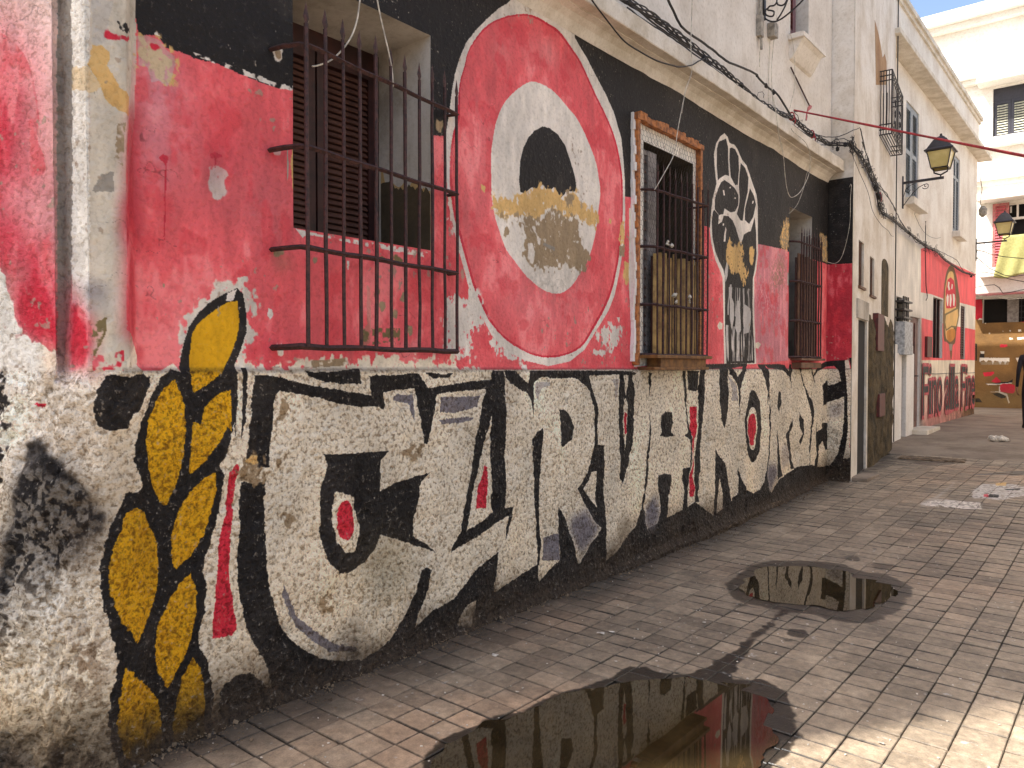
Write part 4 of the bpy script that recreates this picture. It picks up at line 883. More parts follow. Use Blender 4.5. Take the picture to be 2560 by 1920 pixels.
# window with the orange timber surround
Y0, Y1, Z0, Z1 = WIN[1]
rc = recess(Y0, Y1, Z0, Z1, .42); rc.build('window_recess', M['darkplas'], mural_house)  # all sides of this recess in one dark brown plaster
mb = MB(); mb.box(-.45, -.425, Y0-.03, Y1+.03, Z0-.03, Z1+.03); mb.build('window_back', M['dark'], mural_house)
for (a, b_, c, d) in ((4.945, 4.985, 1.52, 3.40), (5.99, 6.03, 1.60, 3.385)):
    mb = MB(); mb.box(-.01, .045, a, b_, c, d); mb.build('timber_jamb', M['wood'], mural_house, bevel=.003)
mb = MB(); ys_ = np.linspace(4.93, 6.04, 24)
for k in range(23): mb.box(-.01, .05+random.uniform(-.003, .003), ys_[k], ys_[k+1]+.0005, 3.365+random.uniform(-.004, .004), 3.415+random.uniform(-.012, .016))
mb.build('timber_lintel', M['wood'], mural_house)
mb = MB()
for k in range(30):
    z0 = 1.55+k*.062; mb.box(-.006, .028+random.uniform(-.012, .012), 4.915+random.uniform(-.006, .006), 4.945, z0, z0+.0625)
mb.build('mortar_edge', M['white'], mural_house)
leaf(mural_house, 5.15, 5.35, Z0+.03, 3.20, -.035, M['oldgrey'], M['slat'], .075, stile=.028, th=.03, slatd=.035, label='weathered grey shutter leaf')
mb = MB(); mb.box(-.06, -.03, 5.225, 5.358, Z0+.03, 3.20); mb.build('shutter_board', M['oldgrey'], mural_house)
mb = MB(); mb.box(-.42, -.385, 5.50, 5.96, 3.06, 3.26); mb.box(-.42, -.375, 5.86, 5.945, Z0, 3.08); mb.build('window_frame', M['oldgrey'], mural_house)
leaf(mural_house, 5.46, 5.86, Z0, 3.06, -.388, M['shutter'], M['slat'], .045, stile=.03)
g2 = grille(mural_house, (.085, 5.17), (.135, 5.95), [2.863, 2.43, 1.988, 1.60], 1.60, 3.0, 10, r=.0085, rr=.011, anchors=.12, end_side=True, lab='rusty window grille behind the chicken wire')
# side bars on the far return of that grille
for k in (1, 2):
    x = .135-.05*k; b = MB(); b.tube([(x, 5.97, 1.6), (x, 5.97, 2.92)], .006, 6); ob = b.build('bar', M['rust'], g2); ob.matrix_parent_inverse = Matrix.Identity(4)
# ridges of the tan corrugated sheet; dark board behind stands in for shaded valleys
M['tan'] = solid('tan_strip', (176, 140, 78), .6, (126, 94, 46), 8., .001)
mb = MB(); mb.box(.02, .035, 5.19, 5.93, 1.605, 2.37); mb.build('valley_shade_board', M['shutter'], mural_house)
for k in range(10):
    y = 5.215+.0795*k; t_ = 2.41+random.uniform(-.03, .015); mb = MB()
    mb.v = [(x, yy, z) for z in (1.605, t_) for x, yy in ((.036, y-.022), (.052, y-.012), (.055, y), (.052, y+.012), (.036, y+.022))]
    mb.f = [(q, q+1, q+6, q+5) for q in range(4)]+[(5, 6, 7, 8, 9)]; mb.build('sheet_ridge', M['tan'], mural_house, smooth=True)
mb = MB(); mb.box(.0, .17, 5.03, 5.97, 1.575, 1.60); mb.box(.10, .125, 5.13, 5.93, 1.535, 1.575); mb.box(0, .15, 5.02, 5.95, 1.485, 1.508); mb.build('window_ledge', M['tray'], mural_house, bevel=.003)
mb = MB(); mb.box(.02, .135, 5.14, 5.92, 1.508, 1.574); mb.build('ledge_box', M['tray'], mural_house)
# chicken wire: hexagonal mesh of thin wires, a ribbon per wire
def chicken(parent, Y0, Y1, Z0, Z1, X, d, r, name='chicken_wire', side=None):
    mb = MB(); nx = int((Y1-Y0)/d); nz = int((Z1-Z0)/(d*.866*1.0)); sgm = set()
    def seg(a, b):
        if not (Y0 <= a[0] <= Y1 and Z0 <= a[1] <= Z1 and Y0 <= b[0] <= Y1 and Z0 <= b[1] <= Z1): return
        def q(p):
            w = .010*math.sin(p[0]*9+p[1]*5); return Vector((X+w, p[0], p[1])) if side is None else Vector((side+(p[0]-Y0), X+w, p[1]))
        A, B = q(a), q(b); mb.tube([A, B], r, 3, cap=False)
    h = d/math.sqrt(3)
    for j in range(-1, int((Z1-Z0)/(1.5*h))+2):
        for i in range(-1, nx+2):
            cy = Y0+d*(i+.5*(j & 1)); cz = Z0+1.5*h*j; jj = lambda: random.uniform(-.0025, .0025)
            t = (cy, cz+h); l = (cy-d/2, cz+h/2); rr_ = (cy+d/2, cz+h/2); lb = (cy-d/2, cz-h/2)
            seg(l, t); seg(t, rr_); seg(lb, l)
    o = mb.build(name, M['iron'], parent); return o
chicken(mural_house, 4.985, 5.99, 1.58, 3.365, .03, .042, .0011)
chicken(mural_house, .0, .13, 1.62, 2.75, 5.985, .030, .0011, side=.0)
# crumpled white bags caught in the bars
for (px, py, lab) in ((1672, 612, 'crumpled white bag caught high behind the chicken wire'), (1688, 745, 'small white rag caught in the middle of the bars'), (1727, 752, 'pale torn rag hanging from the lower rail')):
    p = onX(px, py, .11); b = MB()
    for k in range(5):
        c = p+Vector((random.uniform(-.01, .01), random.uniform(-.035, .035), random.uniform(-.035, .035))); s_ = random.uniform(.008, .02)
        b.lathe([(s_*.2, -s_), (s_, -s_*.3), (s_*.7, s_*.5), (s_*.15, s_)], 6, c, random.random())
    tag(b.build('plastic_bag', M['wire'], None), lab, 'plastic bag')
# third window
Y0, Y1, Z0, Z1 = WIN[2]
recess(Y0, Y1, Z0, Z1, .40).build('window_recess', M['reveal'], mural_house)
mb = MB(); mb.box(-.43, -.405, Y0-.03, Y1+.03, Z0-.03, Z1+.03); mb.build('window_back', M['dark'], mural_house)
leaf(mural_house, Y0+.28, Y1-.02, Z0, Z1-.35, -.37, M['shutter'], M['slat'], .06)
grille(mural_house, (.075, 8.40), (.075, 9.08), [2.88, 2.45, 2.02, 1.62], 1.62, 2.98, 9, r=.009, rr=.012, anchors=.16, lab='dark window grille with brown sheet, farthest along the mural')
M['brown'] = solid('brown_strip', (112, 78, 54), .7, (78, 52, 36), 7.)
mb = MB(); mb.box(.01, .024, 8.38, 9.07, 1.63, 2.72); mb.build('valley_shade_board', M['shutter'], mural_house)  # dark board in place of the shaded valleys of the brown sheet
for k in range(9):
    y = 8.43+.074*k; mb = MB(); mb.box(.025, .042, y-.022, y+.022, 1.63, 2.76+random.uniform(-.02, .01)); mb.build('sheet_ridge', M['brown'], mural_house, bevel=.004)
mb = MB(); mb.box(-.01, .12, 8.3, 9.1, 1.585, 1.607); mb.box(-.01, .10, 8.35, 9.02, 1.50, 1.56); mb.build('window_ledge', M['brown'], mural_house)
# upper window: open red shutter, bare frame, sloping sill
mb = MB(); mb.box(-.30, -.27, UWY0, UWY1, UWZ0, 6.5); mb.build('window_back', M['dark'], mural_house)
mb = MB(); mb.box(-.26, -.20, UWY1-.06, UWY1, UWZ0, 6.5); mb.box(-.26, -.20, UWY0, UWY0+.05, UWZ0, 6.5); mb.build('window_frame', M['redwood'], mural_house)
leaf(mural_house, UWY0+.02, UWY0+.33, UWZ0+.04, 6.4, -.03, M['redwood'], M['redwood'], .045, stile=.09, label='open dark red shutter leaf of the upper window')
pr = [(UX-.01, 4.985), (.20, 4.985), (.20, 5.035), (UX-.01, 5.04)]
mb = MB(); mb.prism(pr, 8.06, 8.78); mb.prism([(UX-.005, 4.78), (.06, 4.80), (.10, 4.86), (.15, 4.95), (.19, 4.984), (UX-.005, 4.984)], 8.10, 8.74)
mb.build('window_sill', M['upper'], mural_house)
mb = MB(); mb.tube([(UX+.02, 8.1, 4.70), (UX+.02, 8.72, 4.44)], .008, 5); mb.build('sill_rod', M['rust'], mural_house)
# conduit, fuse box, junction box on the upper wall
def aU(px, py, X=UX): return onX(px, py, X)
e_ = empty('conduit_box', aU(1895, 64), 'pale conduit with a long connector box high on the upper wall', 'electrical box')
p = aU(1895, 64)
MB().box(UX, UX+.05, p.y-.05, p.y+.03, p.z-.12, p.z+.09).build('box_body', M['box'], e_, bevel=.004)
MB().tube([(UX+.03, p.y-.02, p.z+.09), (UX+.03, p.y-.02, 8.)], .02, 8).build('conduit', M['box'], e_)
MB().tube([(UX+.03, p.y+.0, p.z-.12), (UX+.035, p.y, p.z-.24)], .014, 6).build('connector', M['box'], e_)
MB().tube([(UX+.03, p.y-.02, p.z-.12), (UX+.04, p.y-.05, p.z-.3), (UX+.03, p.y-.03, p.z-.42)], .004, 5).build('lead', M['wire'], e_)
p = aU(1923, 80); e_ = empty('junction_box', p, 'small grey junction box beside the conduit', 'electrical box')
MB().box(UX, UX+.075, p.y-.055, p.y+.05, p.z-.07, p.z+.07).build('box_body', M['box'], e_, bevel=.004)
MB().tube([(UX+.02, p.y-.03, p.z-.07), (UX+.01, p.y-.035, p.z-.5), (UX+.012, p.y-.03, p.z-.95)], .003, 5).build('lead', M['wire'], e_)
# scrolled lamp bracket
by = 7.38
e_ = empty('lamp_bracket', (UX, by, 5.3), 'black wrought iron scroll bracket sticking out above the junction box', 'lamp bracket')
mb = MB()
def bp(px, py): return onY(px, py, by)
def sw(pts, r=.008, sm=True):
    q = path(pts); Q = catmull(q, 5)[:-10] if sm else q
    mb.tube([bp(*a) for a in Q], r, 6)
sw('k905,-30 k900,60 k910,140 k950,210 k1030,240 k1110,215 k1200,150 k1290,70 k1360,0 k1420,-70 k1440,-100 k1450,-120')
sw('k1060,-60 k1070,20 k1040,60 k990,70 k970,110 k1000,115 k1040,130 k1030,175 k990,180 k950,160 k950,110 k990,80 k1020,60')
sw('k1200,-60 k1170,50 k1120,150 k1080,210 k1070,225 k1060,230')
sw('k1080,30 k1110,60 k1150,50 k1180,10 k1190,-40 k1200,-80')
mb.box(UX-.005, UX+.02, by-.02, by+.02, 4.95, 5.6); mb.build('scrolls', M['iron'], e_)

# ------------------------------------------------------------------ facades with real openings
class Face:
    def __init__(s, a, b): s.a = Vector((*a, 0)); s.L = (Vector((*b, 0))-s.a).length; s.u = (Vector((*b, 0))-s.a)/s.L; s.n = Vector((s.u.y, -s.u.x, 0)); s.pl = Plan([a, b])
    def p(s, t, z, off=0.): return s.a+s.u*t+s.n*off+Vector((0, 0, z))
    def px(s, x, y): return s.pl.hit(x, y)
    def rect(s, x0, y0, x1, y1):
        a = s.px(x0, y0); b = s.px(x1, y0); c = s.px(x0, y1); d = s.px(x1, y1); return (a[0], b[0], (c[1]+d[1])/2, (a[1]+b[1])/2)
    def box(s, mb, t0, t1, z0, z1, o0, o1):
        vs = [s.p(t, z, o) for t in (t0, t1) for o in (o0, o1) for z in (z0, z1)]
        return mb.add(vs, [(0, 1, 3, 2), (4, 6, 7, 5), (0, 4, 5, 1), (2, 3, 7, 6), (0, 2, 6, 4), (1, 5, 7, 3)])
    def wall(s, z0, z1, holes, dep=.18, t0=0., t1=None):
        mb = MB(); t1 = s.L if t1 is None else t1
        ts = sorted({t0, t1}|{h[0] for h in holes}|{h[1] for h in holes}); zs = sorted({z0, z1}|{h[2] for h in holes}|{h[3] for h in holes})
        for a, b in zip(ts, ts[1:]):
            for c, d in zip(zs, zs[1:]):
                m_, q = (a+b)/2, (c+d)/2
                if any(h[0] < m_ < h[1] and h[2] < q < h[3] for h in holes): continue
                mb.add([s.p(a, c), s.p(b, c), s.p(b, d), s.p(a, d)], [(0, 1, 2, 3)])
        for h in holes:
            f = [s.p(h[0], h[2]), s.p(h[1], h[2]), s.p(h[1], h[3]), s.p(h[0], h[3])]; g = [v-s.n*dep for v in f]
            mb.add(f+g, [(0, 4, 5, 1), (1, 5, 6, 2), (2, 6, 7, 3), (3, 7, 4, 0)])
        return mb
    def backs(s, holes, dep=.18):
        mb = MB()
        for h in holes: mb.add([s.p(h[0]-.02, h[2]-.02, -dep+.001), s.p(h[1]+.02, h[2]-.02, -dep+.001), s.p(h[1]+.02, h[3]+.02, -dep+.001), s.p(h[0]-.02, h[3]+.02, -dep+.001)], [(0, 1, 2, 3)])
        return mb
# --- the narrow house after the mural
FB = Face((.29, 9.545), (-.15, 13.38))
hb = empty('narrow_white_house', (0, 11.4, gz(11)), 'tall narrow whitewashed house with slit windows and mossy foot beyond the mural', 'building')
door = FB.rect(2146, 801, 2168, 1165); sl1 = FB.rect(2147, 604, 2160, 718); sl2 = FB.rect(2175, 644, 2186, 740); up1 = FB.rect(2190, 50, 2219, 213)
door = (door[0], door[1], gz(10)-.02, door[3])
M['whiteB'] = plaster('stained_limewash', (230, 223, 212), (206, 194, 176), .4, .004)
FB.wall(0., 9.8, [door, sl1, sl2], .03).build('wall', M['whiteB'], hb)
FB.backs([door, sl1, sl2], .03).build('opening', M['dark'], hb)
mb = MB(); mb.box(-6, .285, 9.548, 9.56, 3.7, 9.8); mb.build('end_wall', M['whiteB'], hb)
mb = MB(); mb.add([(-6, 9.56, 9.8), (.29, 9.56, 9.8), (-.15, 13.4, 9.8), (-6, 13.4, 9.8), (-6, 9.56, 9.9), (.33, 9.54, 9.9), (-.11, 13.42, 9.9), (-6, 13.4, 9.9)], [(0, 1, 2, 3), (4, 5, 6, 7), (0, 4, 5, 1), (1, 5, 6, 2), (2, 6, 7, 3)]); mb.build('roof', M['cornice'], hb)
mb = MB(); mb.box(-6, -.15, 13.37, 13.38, 0, 9.8); mb.build('far_wall', M['whiteB'], hb)
for h in (sl1, sl2):
    mb = MB(); k = (h[0]+h[1])/2
    for q in (.25, .5, .75): FB.box(mb, h[0]+(h[1]-h[0])*q-.008, h[0]+(h[1]-h[0])*q+.008, h[2], h[3], -.025, -.012)
    FB.box(mb, h[0]-.03, h[1]+.03, h[2]-.03, h[2], -.03, .03)
    mb.build('slit_grille', M['brown'], hb)
def rough_panel(F, t0, t1, z0, z1, off, step, amp, mat, name, parent, ragged=0.):
    nt_ = int((t1-t0)/step)+2; nz = int((z1-z0)/step)+2; T_, Z_ = np.meshgrid(np.linspace(t0, t1, nt_), np.linspace(z0, z1, nz))
    D = off+amp*(fbm(T_*6, Z_*6, 401, 4)-.5)+amp*.5*(fbm(T_*25, Z_*25, 405, 2)-.5)
    edge = np.minimum(np.minimum(T_-t0, t1-T_)*8, (z1+ragged*(fbm(T_*4, Z_*0+3, 411, 3)-.9)-Z_)*6); D = np.where(edge < 0, -.03, D*np.clip(edge, 0, 1)+.001)
    mb = MB(); mb.v = [tuple(F.p(float(a), float(b), float(c))) for a, b, c in zip(T_.ravel(), Z_.ravel(), D.ravel())]
    mb.f = [(j*nt_+i, j*nt_+i+1, (j+1)*nt_+i+1, (j+1)*nt_+i) for j in range(nz-1) for i in range(nt_-1)]
    return mb.build(name, mat, parent, smooth=True)
M['moss'] = plaster('mossy_stone', (96, 82, 56), (50, 42, 27), .6, .012, 2.5)
ts_ = FB.px(2169, 1000)[0]; te = FB.L
rough_panel(FB, ts_, te-.1, 0.05, FB.px(2195, 770)[1], .035, .05, .05, M['moss'], 'mossy_plinth', hb, .35)
def fb_item(nm, x0, y0, x1, y1, o1, mat, lab=None):
    h = FB.rect(x0, y0, x1, y1); mb = MB(); FB.box(mb, h[0], h[1], h[2], h[3], -.01, o1); o = mb.build(nm, mat, hb, bevel=.004)
    if lab: o['label'] = lab
    return o
M['maroon'] = solid('maroon_metal', (96, 36, 32), .6, (70, 28, 24))
fb_item('meter_hatch', 2182, 786, 2198, 878, .07, M['maroon']); fb_item('meter_hatch', 2186, 984, 2200, 1040, .07, M['maroon'])
fb_item('door_lintel', 2141, 752, 2168, 799, .025, M['reveal'])
# blind arch, shallow niche
h = FB.rect(2204, 668, 2221, 790); mb = MB(); ar = [(h[0], h[2]), (h[1], h[2])]+[((h[0]+h[1])/2+(h[1]-h[0])/2*math.cos(a), h[3]+.12*math.sin(a)) for a in np.linspace(0, math.pi, 9)]
mb.sheet([FB.p(a, b, .004) for a, b in ar], -FB.n*.01); mb.build('blind_arch', M['moss'], hb)
# balcony grille high on the narrow house, with its rusty stain
M['stain'] = plaster('rust_stain', (176, 142, 104), (156, 120, 84), .4)
q = [FB.px(*a) for a in path('l360,210 l372,880 l482,880 l480,640 l462,560 l440,600 l420,470 l395,340')]
MB().sheet([FB.p(a, b, .0035) for a, b in q], -FB.n*.006).build('rust_stain', M['stain'], hb)
h = FB.rect(2199, 214, 2228, 368); e = .16
cage = MB()
for z in np.linspace(h[2], h[3], 2): pass
t0, t1, z0_, z1_ = h
for (tt) in (t0, (t0+t1)/2, t1):
    cage.tube([FB.p(tt, z0_, e), FB.p(tt, z1_, e)], .011, 4)
for zz in (z0_, z0_+.07, z0_+.14, z1_-.14, z1_-.07, z1_, ): cage.tube([FB.p(t0, zz, 0), FB.p(t0, zz, e), FB.p(t1, zz, e), FB.p(t1, zz, 0)], .009, 4)
for k in range(5): cage.tube([FB.p(t0, z0_, e*k/5), FB.p(t1, z0_, e*k/5)], .008, 4)
for k in range(1, 8): cage.tube([FB.p(t0+(t1-t0)*k/8, z0_, e), FB.p(t0+(t1-t0)*k/8, z1_, e)], .005, 4)
for k in range(4): cage.tube([FB.p(t0, z0_, e*(k+.5)/4.5), FB.p(t0, z1_, e*(k+.5)/4.5)], .006, 4)
o = cage.build('balcony_grille', M['iron'], hb)
sc = MB(); zz = z0_+.2
i_ = 0
while zz < z1_-.25:
    for tt in (t0+(t1-t0)*.28, t0+(t1-t0)*.75):
        pts = []
        for k in range(13):
            a = k/12*2.2*math.pi; r_ = .085*(1-k/15); pts.append(FB.p(tt+r_*math.cos(a)*(1 if i_ & 1 else -1), zz+r_*math.sin(a), e))
        sc.tube(pts, .006, 4)
    for oo in (.05, .1):
        sc.tube([FB.p(t0, zz-.08, oo), FB.p(t0, zz+.08, oo)], .006, 4)
    zz += .15; i_ += 1
sc.build('balcony_scrolls', M['iron'], hb)
mb = MB(); a = FB.px(2231, 60)[0]; mb.tube([FB.p(FB.L-.03, .3, .03), FB.p(FB.L-.03, 9.8, .03)], .009, 6); mb.build('downpipe', M['cable'], hb)

# --- the house with grey shutters
FC = Face((-.35, 13.38), (-.35, 22.66))
hc = empty('shuttered_house', (-.35, 18, .3), 'long white house with grey shutters and a second red and white mural', 'building')
RC = Raster(FC.pl, 0, FC.L, .1, 3.95, .0075, lambda S, Z: .006+0*S)
Sc, Zc = RC.S, RC.Z
RC.im[:] = np.array([.88, .85, .80], np.float32); RC.rough[:] = .12
CW = '''P;;m838,1130 m900,1110 m1000,1160 m1100,1250 m1380,1380 m1420,1400 n1420,288 n1395,275 n1065,190 n950,150 n838,128
P;;n845,395 n1060,450 n1235,485 n1420,520 n1420,832 n845,832
C;;n845,832 n1420,832 n1420,1440 n860,1540
P;5;n850,1370 n1420,1250 n1420,1440 n860,1560
BR;3;n1300,1290 n1410,1270 n1410,1420 n1240,1430
OL;3nh;n1060,1400 n1250,1300 n1400,1300 n1400,1420 n1060,1470
BR;s;v300,60 v340,70 v372,180 v388,300 v402,400 v398,520 v370,700 v355,830 v330,870 v322,990 v308,990 v300,870 v270,830 v240,800 v232,560 v243,300 v262,150
T;s;v298,120 v335,130 v350,220 v362,340 v365,480 v340,700 v300,800 v262,780 v250,560 v255,320 v275,180
R;;v265,490 v260,320 v280,200 v310,175 v345,210 v362,320 v366,470 v320,490
W;;v285,220 v300,225 v295,260 v305,300 v290,310 v280,270
W;;v320,240 v332,250 v325,300 v315,290
W;;v268,380 v280,340 v292,370 v285,470 v275,460
W;;v300,350 v315,345 v320,400 v312,480 v300,460
W;;v330,340 v350,350 v355,400 v348,470 v335,460
OL;;v250,545 v320,510 v392,470 v398,560 v372,690 v320,680 v262,720 v245,640
T;;v262,560 v330,525 v382,495 v388,560 v365,670 v320,665 v268,700 v256,630
OC;s;v275,720 v350,700 v352,780 v310,830 v275,800
GR;;v292,850 v330,850 v322,920 v300,915
K;3h;n720,380 n845,400 n850,1500 n725,1500'''
for l in CW.split('\n'): RC.draw(l)
mC = fbm(Sc*1.5, Zc*1.5, 501, 5)-.5; mD = fbm(Sc*8, Zc*3, 505, 4)-.5
RC.im *= (1+.22*mC+.22*mD)[..., None]; dC = np.clip(1-(Zc-.30)/.35, 0, 1)*fbm(Sc*6, Zc*6, 511, 3)
RC.im *= (1-.5*dC)[..., None]
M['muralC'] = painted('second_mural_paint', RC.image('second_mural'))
whole = [FC.rect(2333, 746, 2357, 895), FC.rect(2244, 890, 2256, 1090), FC.rect(2241, 743, 2257, 804), FC.rect(2276, 793, 2301, 1070), FC.rect(2402, 765, 2413, 898)]
painted_wall('wall', FC.pl, RC.b, 0., FC.L, .1, 3.95, .05, whole, lambda s, z: .012*(fbm(s*2, z*2, 521, 3)-.5), M['muralC'], hc)
for hh in whole:
    mb = MB(); f = [FC.p(hh[0], hh[2]), FC.p(hh[1], hh[2]), FC.p(hh[1], hh[3]), FC.p(hh[0], hh[3])]; g_ = [v-FC.n*.07 for v in f]
    mb.add(f+g_, [(0, 4, 5, 1), (1, 5, 6, 2), (2, 6, 7, 3), (3, 7, 4, 0)])
    mb.build('reveal', M['white'], hc)
FC.backs([whole[0], whole[1], whole[2], whole[3]], .07).build('opening', M['dark'], hc)
M['whiteC'] = plaster('cream_limewash', (232, 226, 215), (214, 204, 190), .22, .003)
s1 = FC.rect(2266, 268, 2298, 507); s2 = FC.rect(2384, 392, 2400, 585)
FC.wall(3.93, 6.84, [s1, s2], .12).build('upper_wall', M['whiteC'], hc)
mb = MB(); mb.box(-7, -.36, 22.6, 22.64, .0, 7.9); mb.build('end_wall', M['whiteC'], hc)
def fleaf(F, h, off, mat, smat, nleaf, pitch, parent, mids=(), lab=None):
    t0, t1, z0, z1 = h; w = (t1-t0)/nleaf
    for k in range(nleaf):
        a, b = t0+w*k+.004, t0+w*(k+1)-.004; st = w*.17; mb = MB()
        F.box(mb, a, a+st, z0, z1, off-.03, off); F.box(mb, b-st, b, z0, z1, off-.03, off); F.box(mb, a, b, z0, z0+st*1.2, off-.03, off-.001); F.box(mb, a, b, z1-st*1.2, z1, off-.03, off-.001); F.box(mb, a, b, z0, z1, off-.035, off-.03)
        for q in mids: F.box(mb, a, b, z0+(z1-z0)*q-st*.5, z0+(z1-z0)*q+st*.5, off-.03, off-.001)
        o = mb.build('shutter', mat, parent)
        if lab: o['label'] = lab
        z = z0+st*1.2+pitch*.5; sb = MB(); ang = .6; c_, s_ = math.cos(ang)*pitch*.45, math.sin(ang)*pitch*.45; W_ = b-a-2*st
        q0 = F.u*(W_/2); vs = []
        for sg in (-1, 1):
            for zz, oo in ((-c_, s_), (c_, -s_), (c_, -s_-.004), (-c_, s_-.004)): vs.append(q0*sg+F.n*oo+Vector((0, 0, zz)))
        sb.add(vs, [(0, 1, 5, 4), (1, 2, 6, 5), (2, 3, 7, 6), (3, 0, 4, 7), (0, 3, 2, 1), (4, 5, 6, 7)]); me = mesh_of(sb, 'slat', smat)
        while z < z1-st*1.2:
            if not any(abs(z-(z0+(z1-z0)*q)) < st*.7 for q in mids):
                sub(me, 'slat', o, F.p((a+b)/2, z, off-.015))
            z += pitch
fleaf(FC, s1, -.02, M['grey'], M['grey'], 2, .055, hc, (.5,)); fleaf(FC, s2, -.02, M['grey'], M['grey'], 2, .06, hc, (.72,))
fleaf(FC, whole[4], -.02, M['shutter'], M['slat'], 2, .06, hc)
for h in (s1, s2):
    mb = MB(); FC.box(mb, h[0]-.06, h[1]+.10, h[2]-.14, h[2]-.01, -.01, .16); mb.build('window_sill', M['whiteC'], hc, bevel=.006)
# projecting eaves slab and parapet
mb = MB(); FC.box(mb, -.15, FC.L+.22, 6.84, 6.93, -.02, .30); mb.build('eaves_slab', M['cornice'], hc, bevel=.01)
mb = MB(); FC.box(mb, -.05, FC.L+.0, 6.93, 7.84, -.3, .03); mb.build('parapet', M['whiteC'], hc)
mb = MB(); FC.box(mb, -.05, FC.L+.08, 7.84, 7.93, -.3, .11); FC.box(mb, -.05, FC.L+.05, 7.76, 7.84, -.3, .07); mb.build('parapet_coping', M['cornice'], hc)
mb = MB(); mb.box(-7, -.45, 13.4, 22.6, 7.7, 7.8); mb.build('roof', M['cornice'], hc)
mb = MB(); mb.box(-7, -1.4, 13.5, 22.5, -.1, 7.69); mb.build('inner_wall', M['dark'], hc)
# brown double door, white door surround, meter box, dark windows' fittings
M['door'] = solid('worn_brown_door', (104, 66, 58), .6, (74, 46, 40), 7., .002)
h = whole[3]; mb = MB(); mid = (h[0]+h[1])/2
FC.box(mb, h[0], mid-.01, h[2], h[3], -.08, -.04); FC.box(mb, mid+.01, h[1], h[2], h[3], -.08, -.045)
for (a, b) in ((h[0], mid-.01), (mid+.01, h[1])):
    for (c, d) in ((.06, .34), (.42, .95)): FC.box(mb, a+.08, b-.08, h[2]+(h[3]-h[2])*c, h[2]+(h[3]-h[2])*d, -.045, -.025)
o = mb.build('double_door', M['door'], hc, bevel=.004)
mb = MB(); p_ = FC.p(mid+.05, h[2]+1., -.02); mb.tube([p_, p_+FC.n*.05, p_+FC.n*.05+FC.u*.08], .012, 6); ob = mb.build('handle', M['iron'], o); ob.matrix_parent_inverse = Matrix.Identity(4)
mb = MB(); FC.box(mb, h[0]-.1, h[1]+.25, .2, .36, -.05, .32); mb.build('doorstep', M['cornice'], hc, bevel=.01)
h = whole[1]; mb = MB(); FC.box(mb, 0.02, h[0], .1, h[3]+.05, 0, .07); FC.box(mb, h[1], FC.px(2274, 1000)[0], .1, h[3]+.05, 0, .07); FC.box(mb, 0.02, FC.px(2274, 1000)[0], h[3]+.05, h[3]+.2, 0, .05)
mb.build('door_surround', M['white'], hc, bevel=.008)
h = FC.rect(2237, 806, 2258, 887); mb = MB(); FC.box(mb, max(.03, h[0]), h[1], h[2], h[3], .0, .16); o = mb.build('meter_box', solid('light_grey_metal', (176, 180, 184), .5), hc, bevel=.008)
mb = MB(); h = whole[0]
for q in (.15, .5, .85): FC.box(mb, h[0]+(h[1]-h[0])*q-.03, h[0]+(h[1]-h[0])*q+.03, h[2], h[3], -.06, -.03)
mb.build('window_frame', M['shutter'], hc)
h = FC.rect(2312, 842, 2324, 893); mb = MB(); FC.box(mb, h[0], h[1], h[2], h[3], 0, .05); mb.build('letter_box', M['maroon'], hc)
h = whole[2]; mb = MB()
for q in range(3): FC.box(mb, h[0]-.05, h[1]+.1, h[2]+(h[3]-h[2])*(.1+.33*q), h[2]+(h[3]-h[2])*(.1+.33*q)+.03, -.05, .14)
for q in range(4): FC.box(mb, h[0]+q*.12, h[0]+q*.12+.02, h[2], h[3], .1, .12)
mb.build('window_rack', M['iron'], hc)
# lettering of the second mural
def lettering(txt, F, x0, x1, z0, z1, off, mat, name, parent, bold=0.):
    cu = bpy.data.curves.new(name, 'FONT'); cu.body = txt; cu.extrude = .0; cu.offset = bold; cu.resolution_u = 3
    o = bpy.data.objects.new(name, cu); col.objects.link(o); dg = bpy.context.evaluated_depsgraph_get(); me = bpy.data.meshes.new_from_object(o.evaluated_get(dg))
    bpy.data.objects.remove(o); co = np.array([v.co[:] for v in me.vertices]); mn, mx = co.min(0), co.max(0); mb = MB()
    pts = [F.p(x0+(x1-x0)*(c[0]-mn[0])/(mx[0]-mn[0]), z0+(z1-z0)*(c[1]-mn[1])/(mx[1]-mn[1]), off+.02) for c in co]
    mb.v = [tuple(p) for p in pts]; mb.f = [tuple(p.vertices) for p in me.polygons]; return mb.build(name, mat, parent)
M['blackpaint'] = solid('black_paint', (50, 48, 50), .7); M['pinkpaint'] = solid('pink_paint', (214, 96, 104), .7)
a = FC.px(2304, 950)[0]; b_ = FC.px(2436, 950)[0]
wd_ = dict(i=.28, l=.28, n=.6, o=.62, a=.6, F=.62, e=.6); txt_ = 'Fino alla Fine'; tot = sum(wd_.get(c, .25)+.07 for c in txt_); x_ = a
for c in txt_:
    w_ = wd_.get(c, .25)/tot*(b_-a)
    if c != ' ':
        tl = 1.55 if c in 'Fli' else 1.28
        lettering(c, FC, x_-.035, x_+w_+.035, .48+random.uniform(-.05, .03), tl+.05, .0, M['pinkpaint'], 'letter_outline', hc, .03)
        lettering(c, FC, x_, x_+w_, .56, tl-.02, .004, M['blackpaint'], 'letter', hc, .0)
    x_ += w_+.07/tot*(b_-a)
mb = MB(); pts = [FC.p(a-.05+(b_-a)*k/20, 1.38+.004*math.sin(k), .03) for k in range(21)]; mb.tube(pts, .006, 4); mb.build('wall_wire', M['cable'], hc)

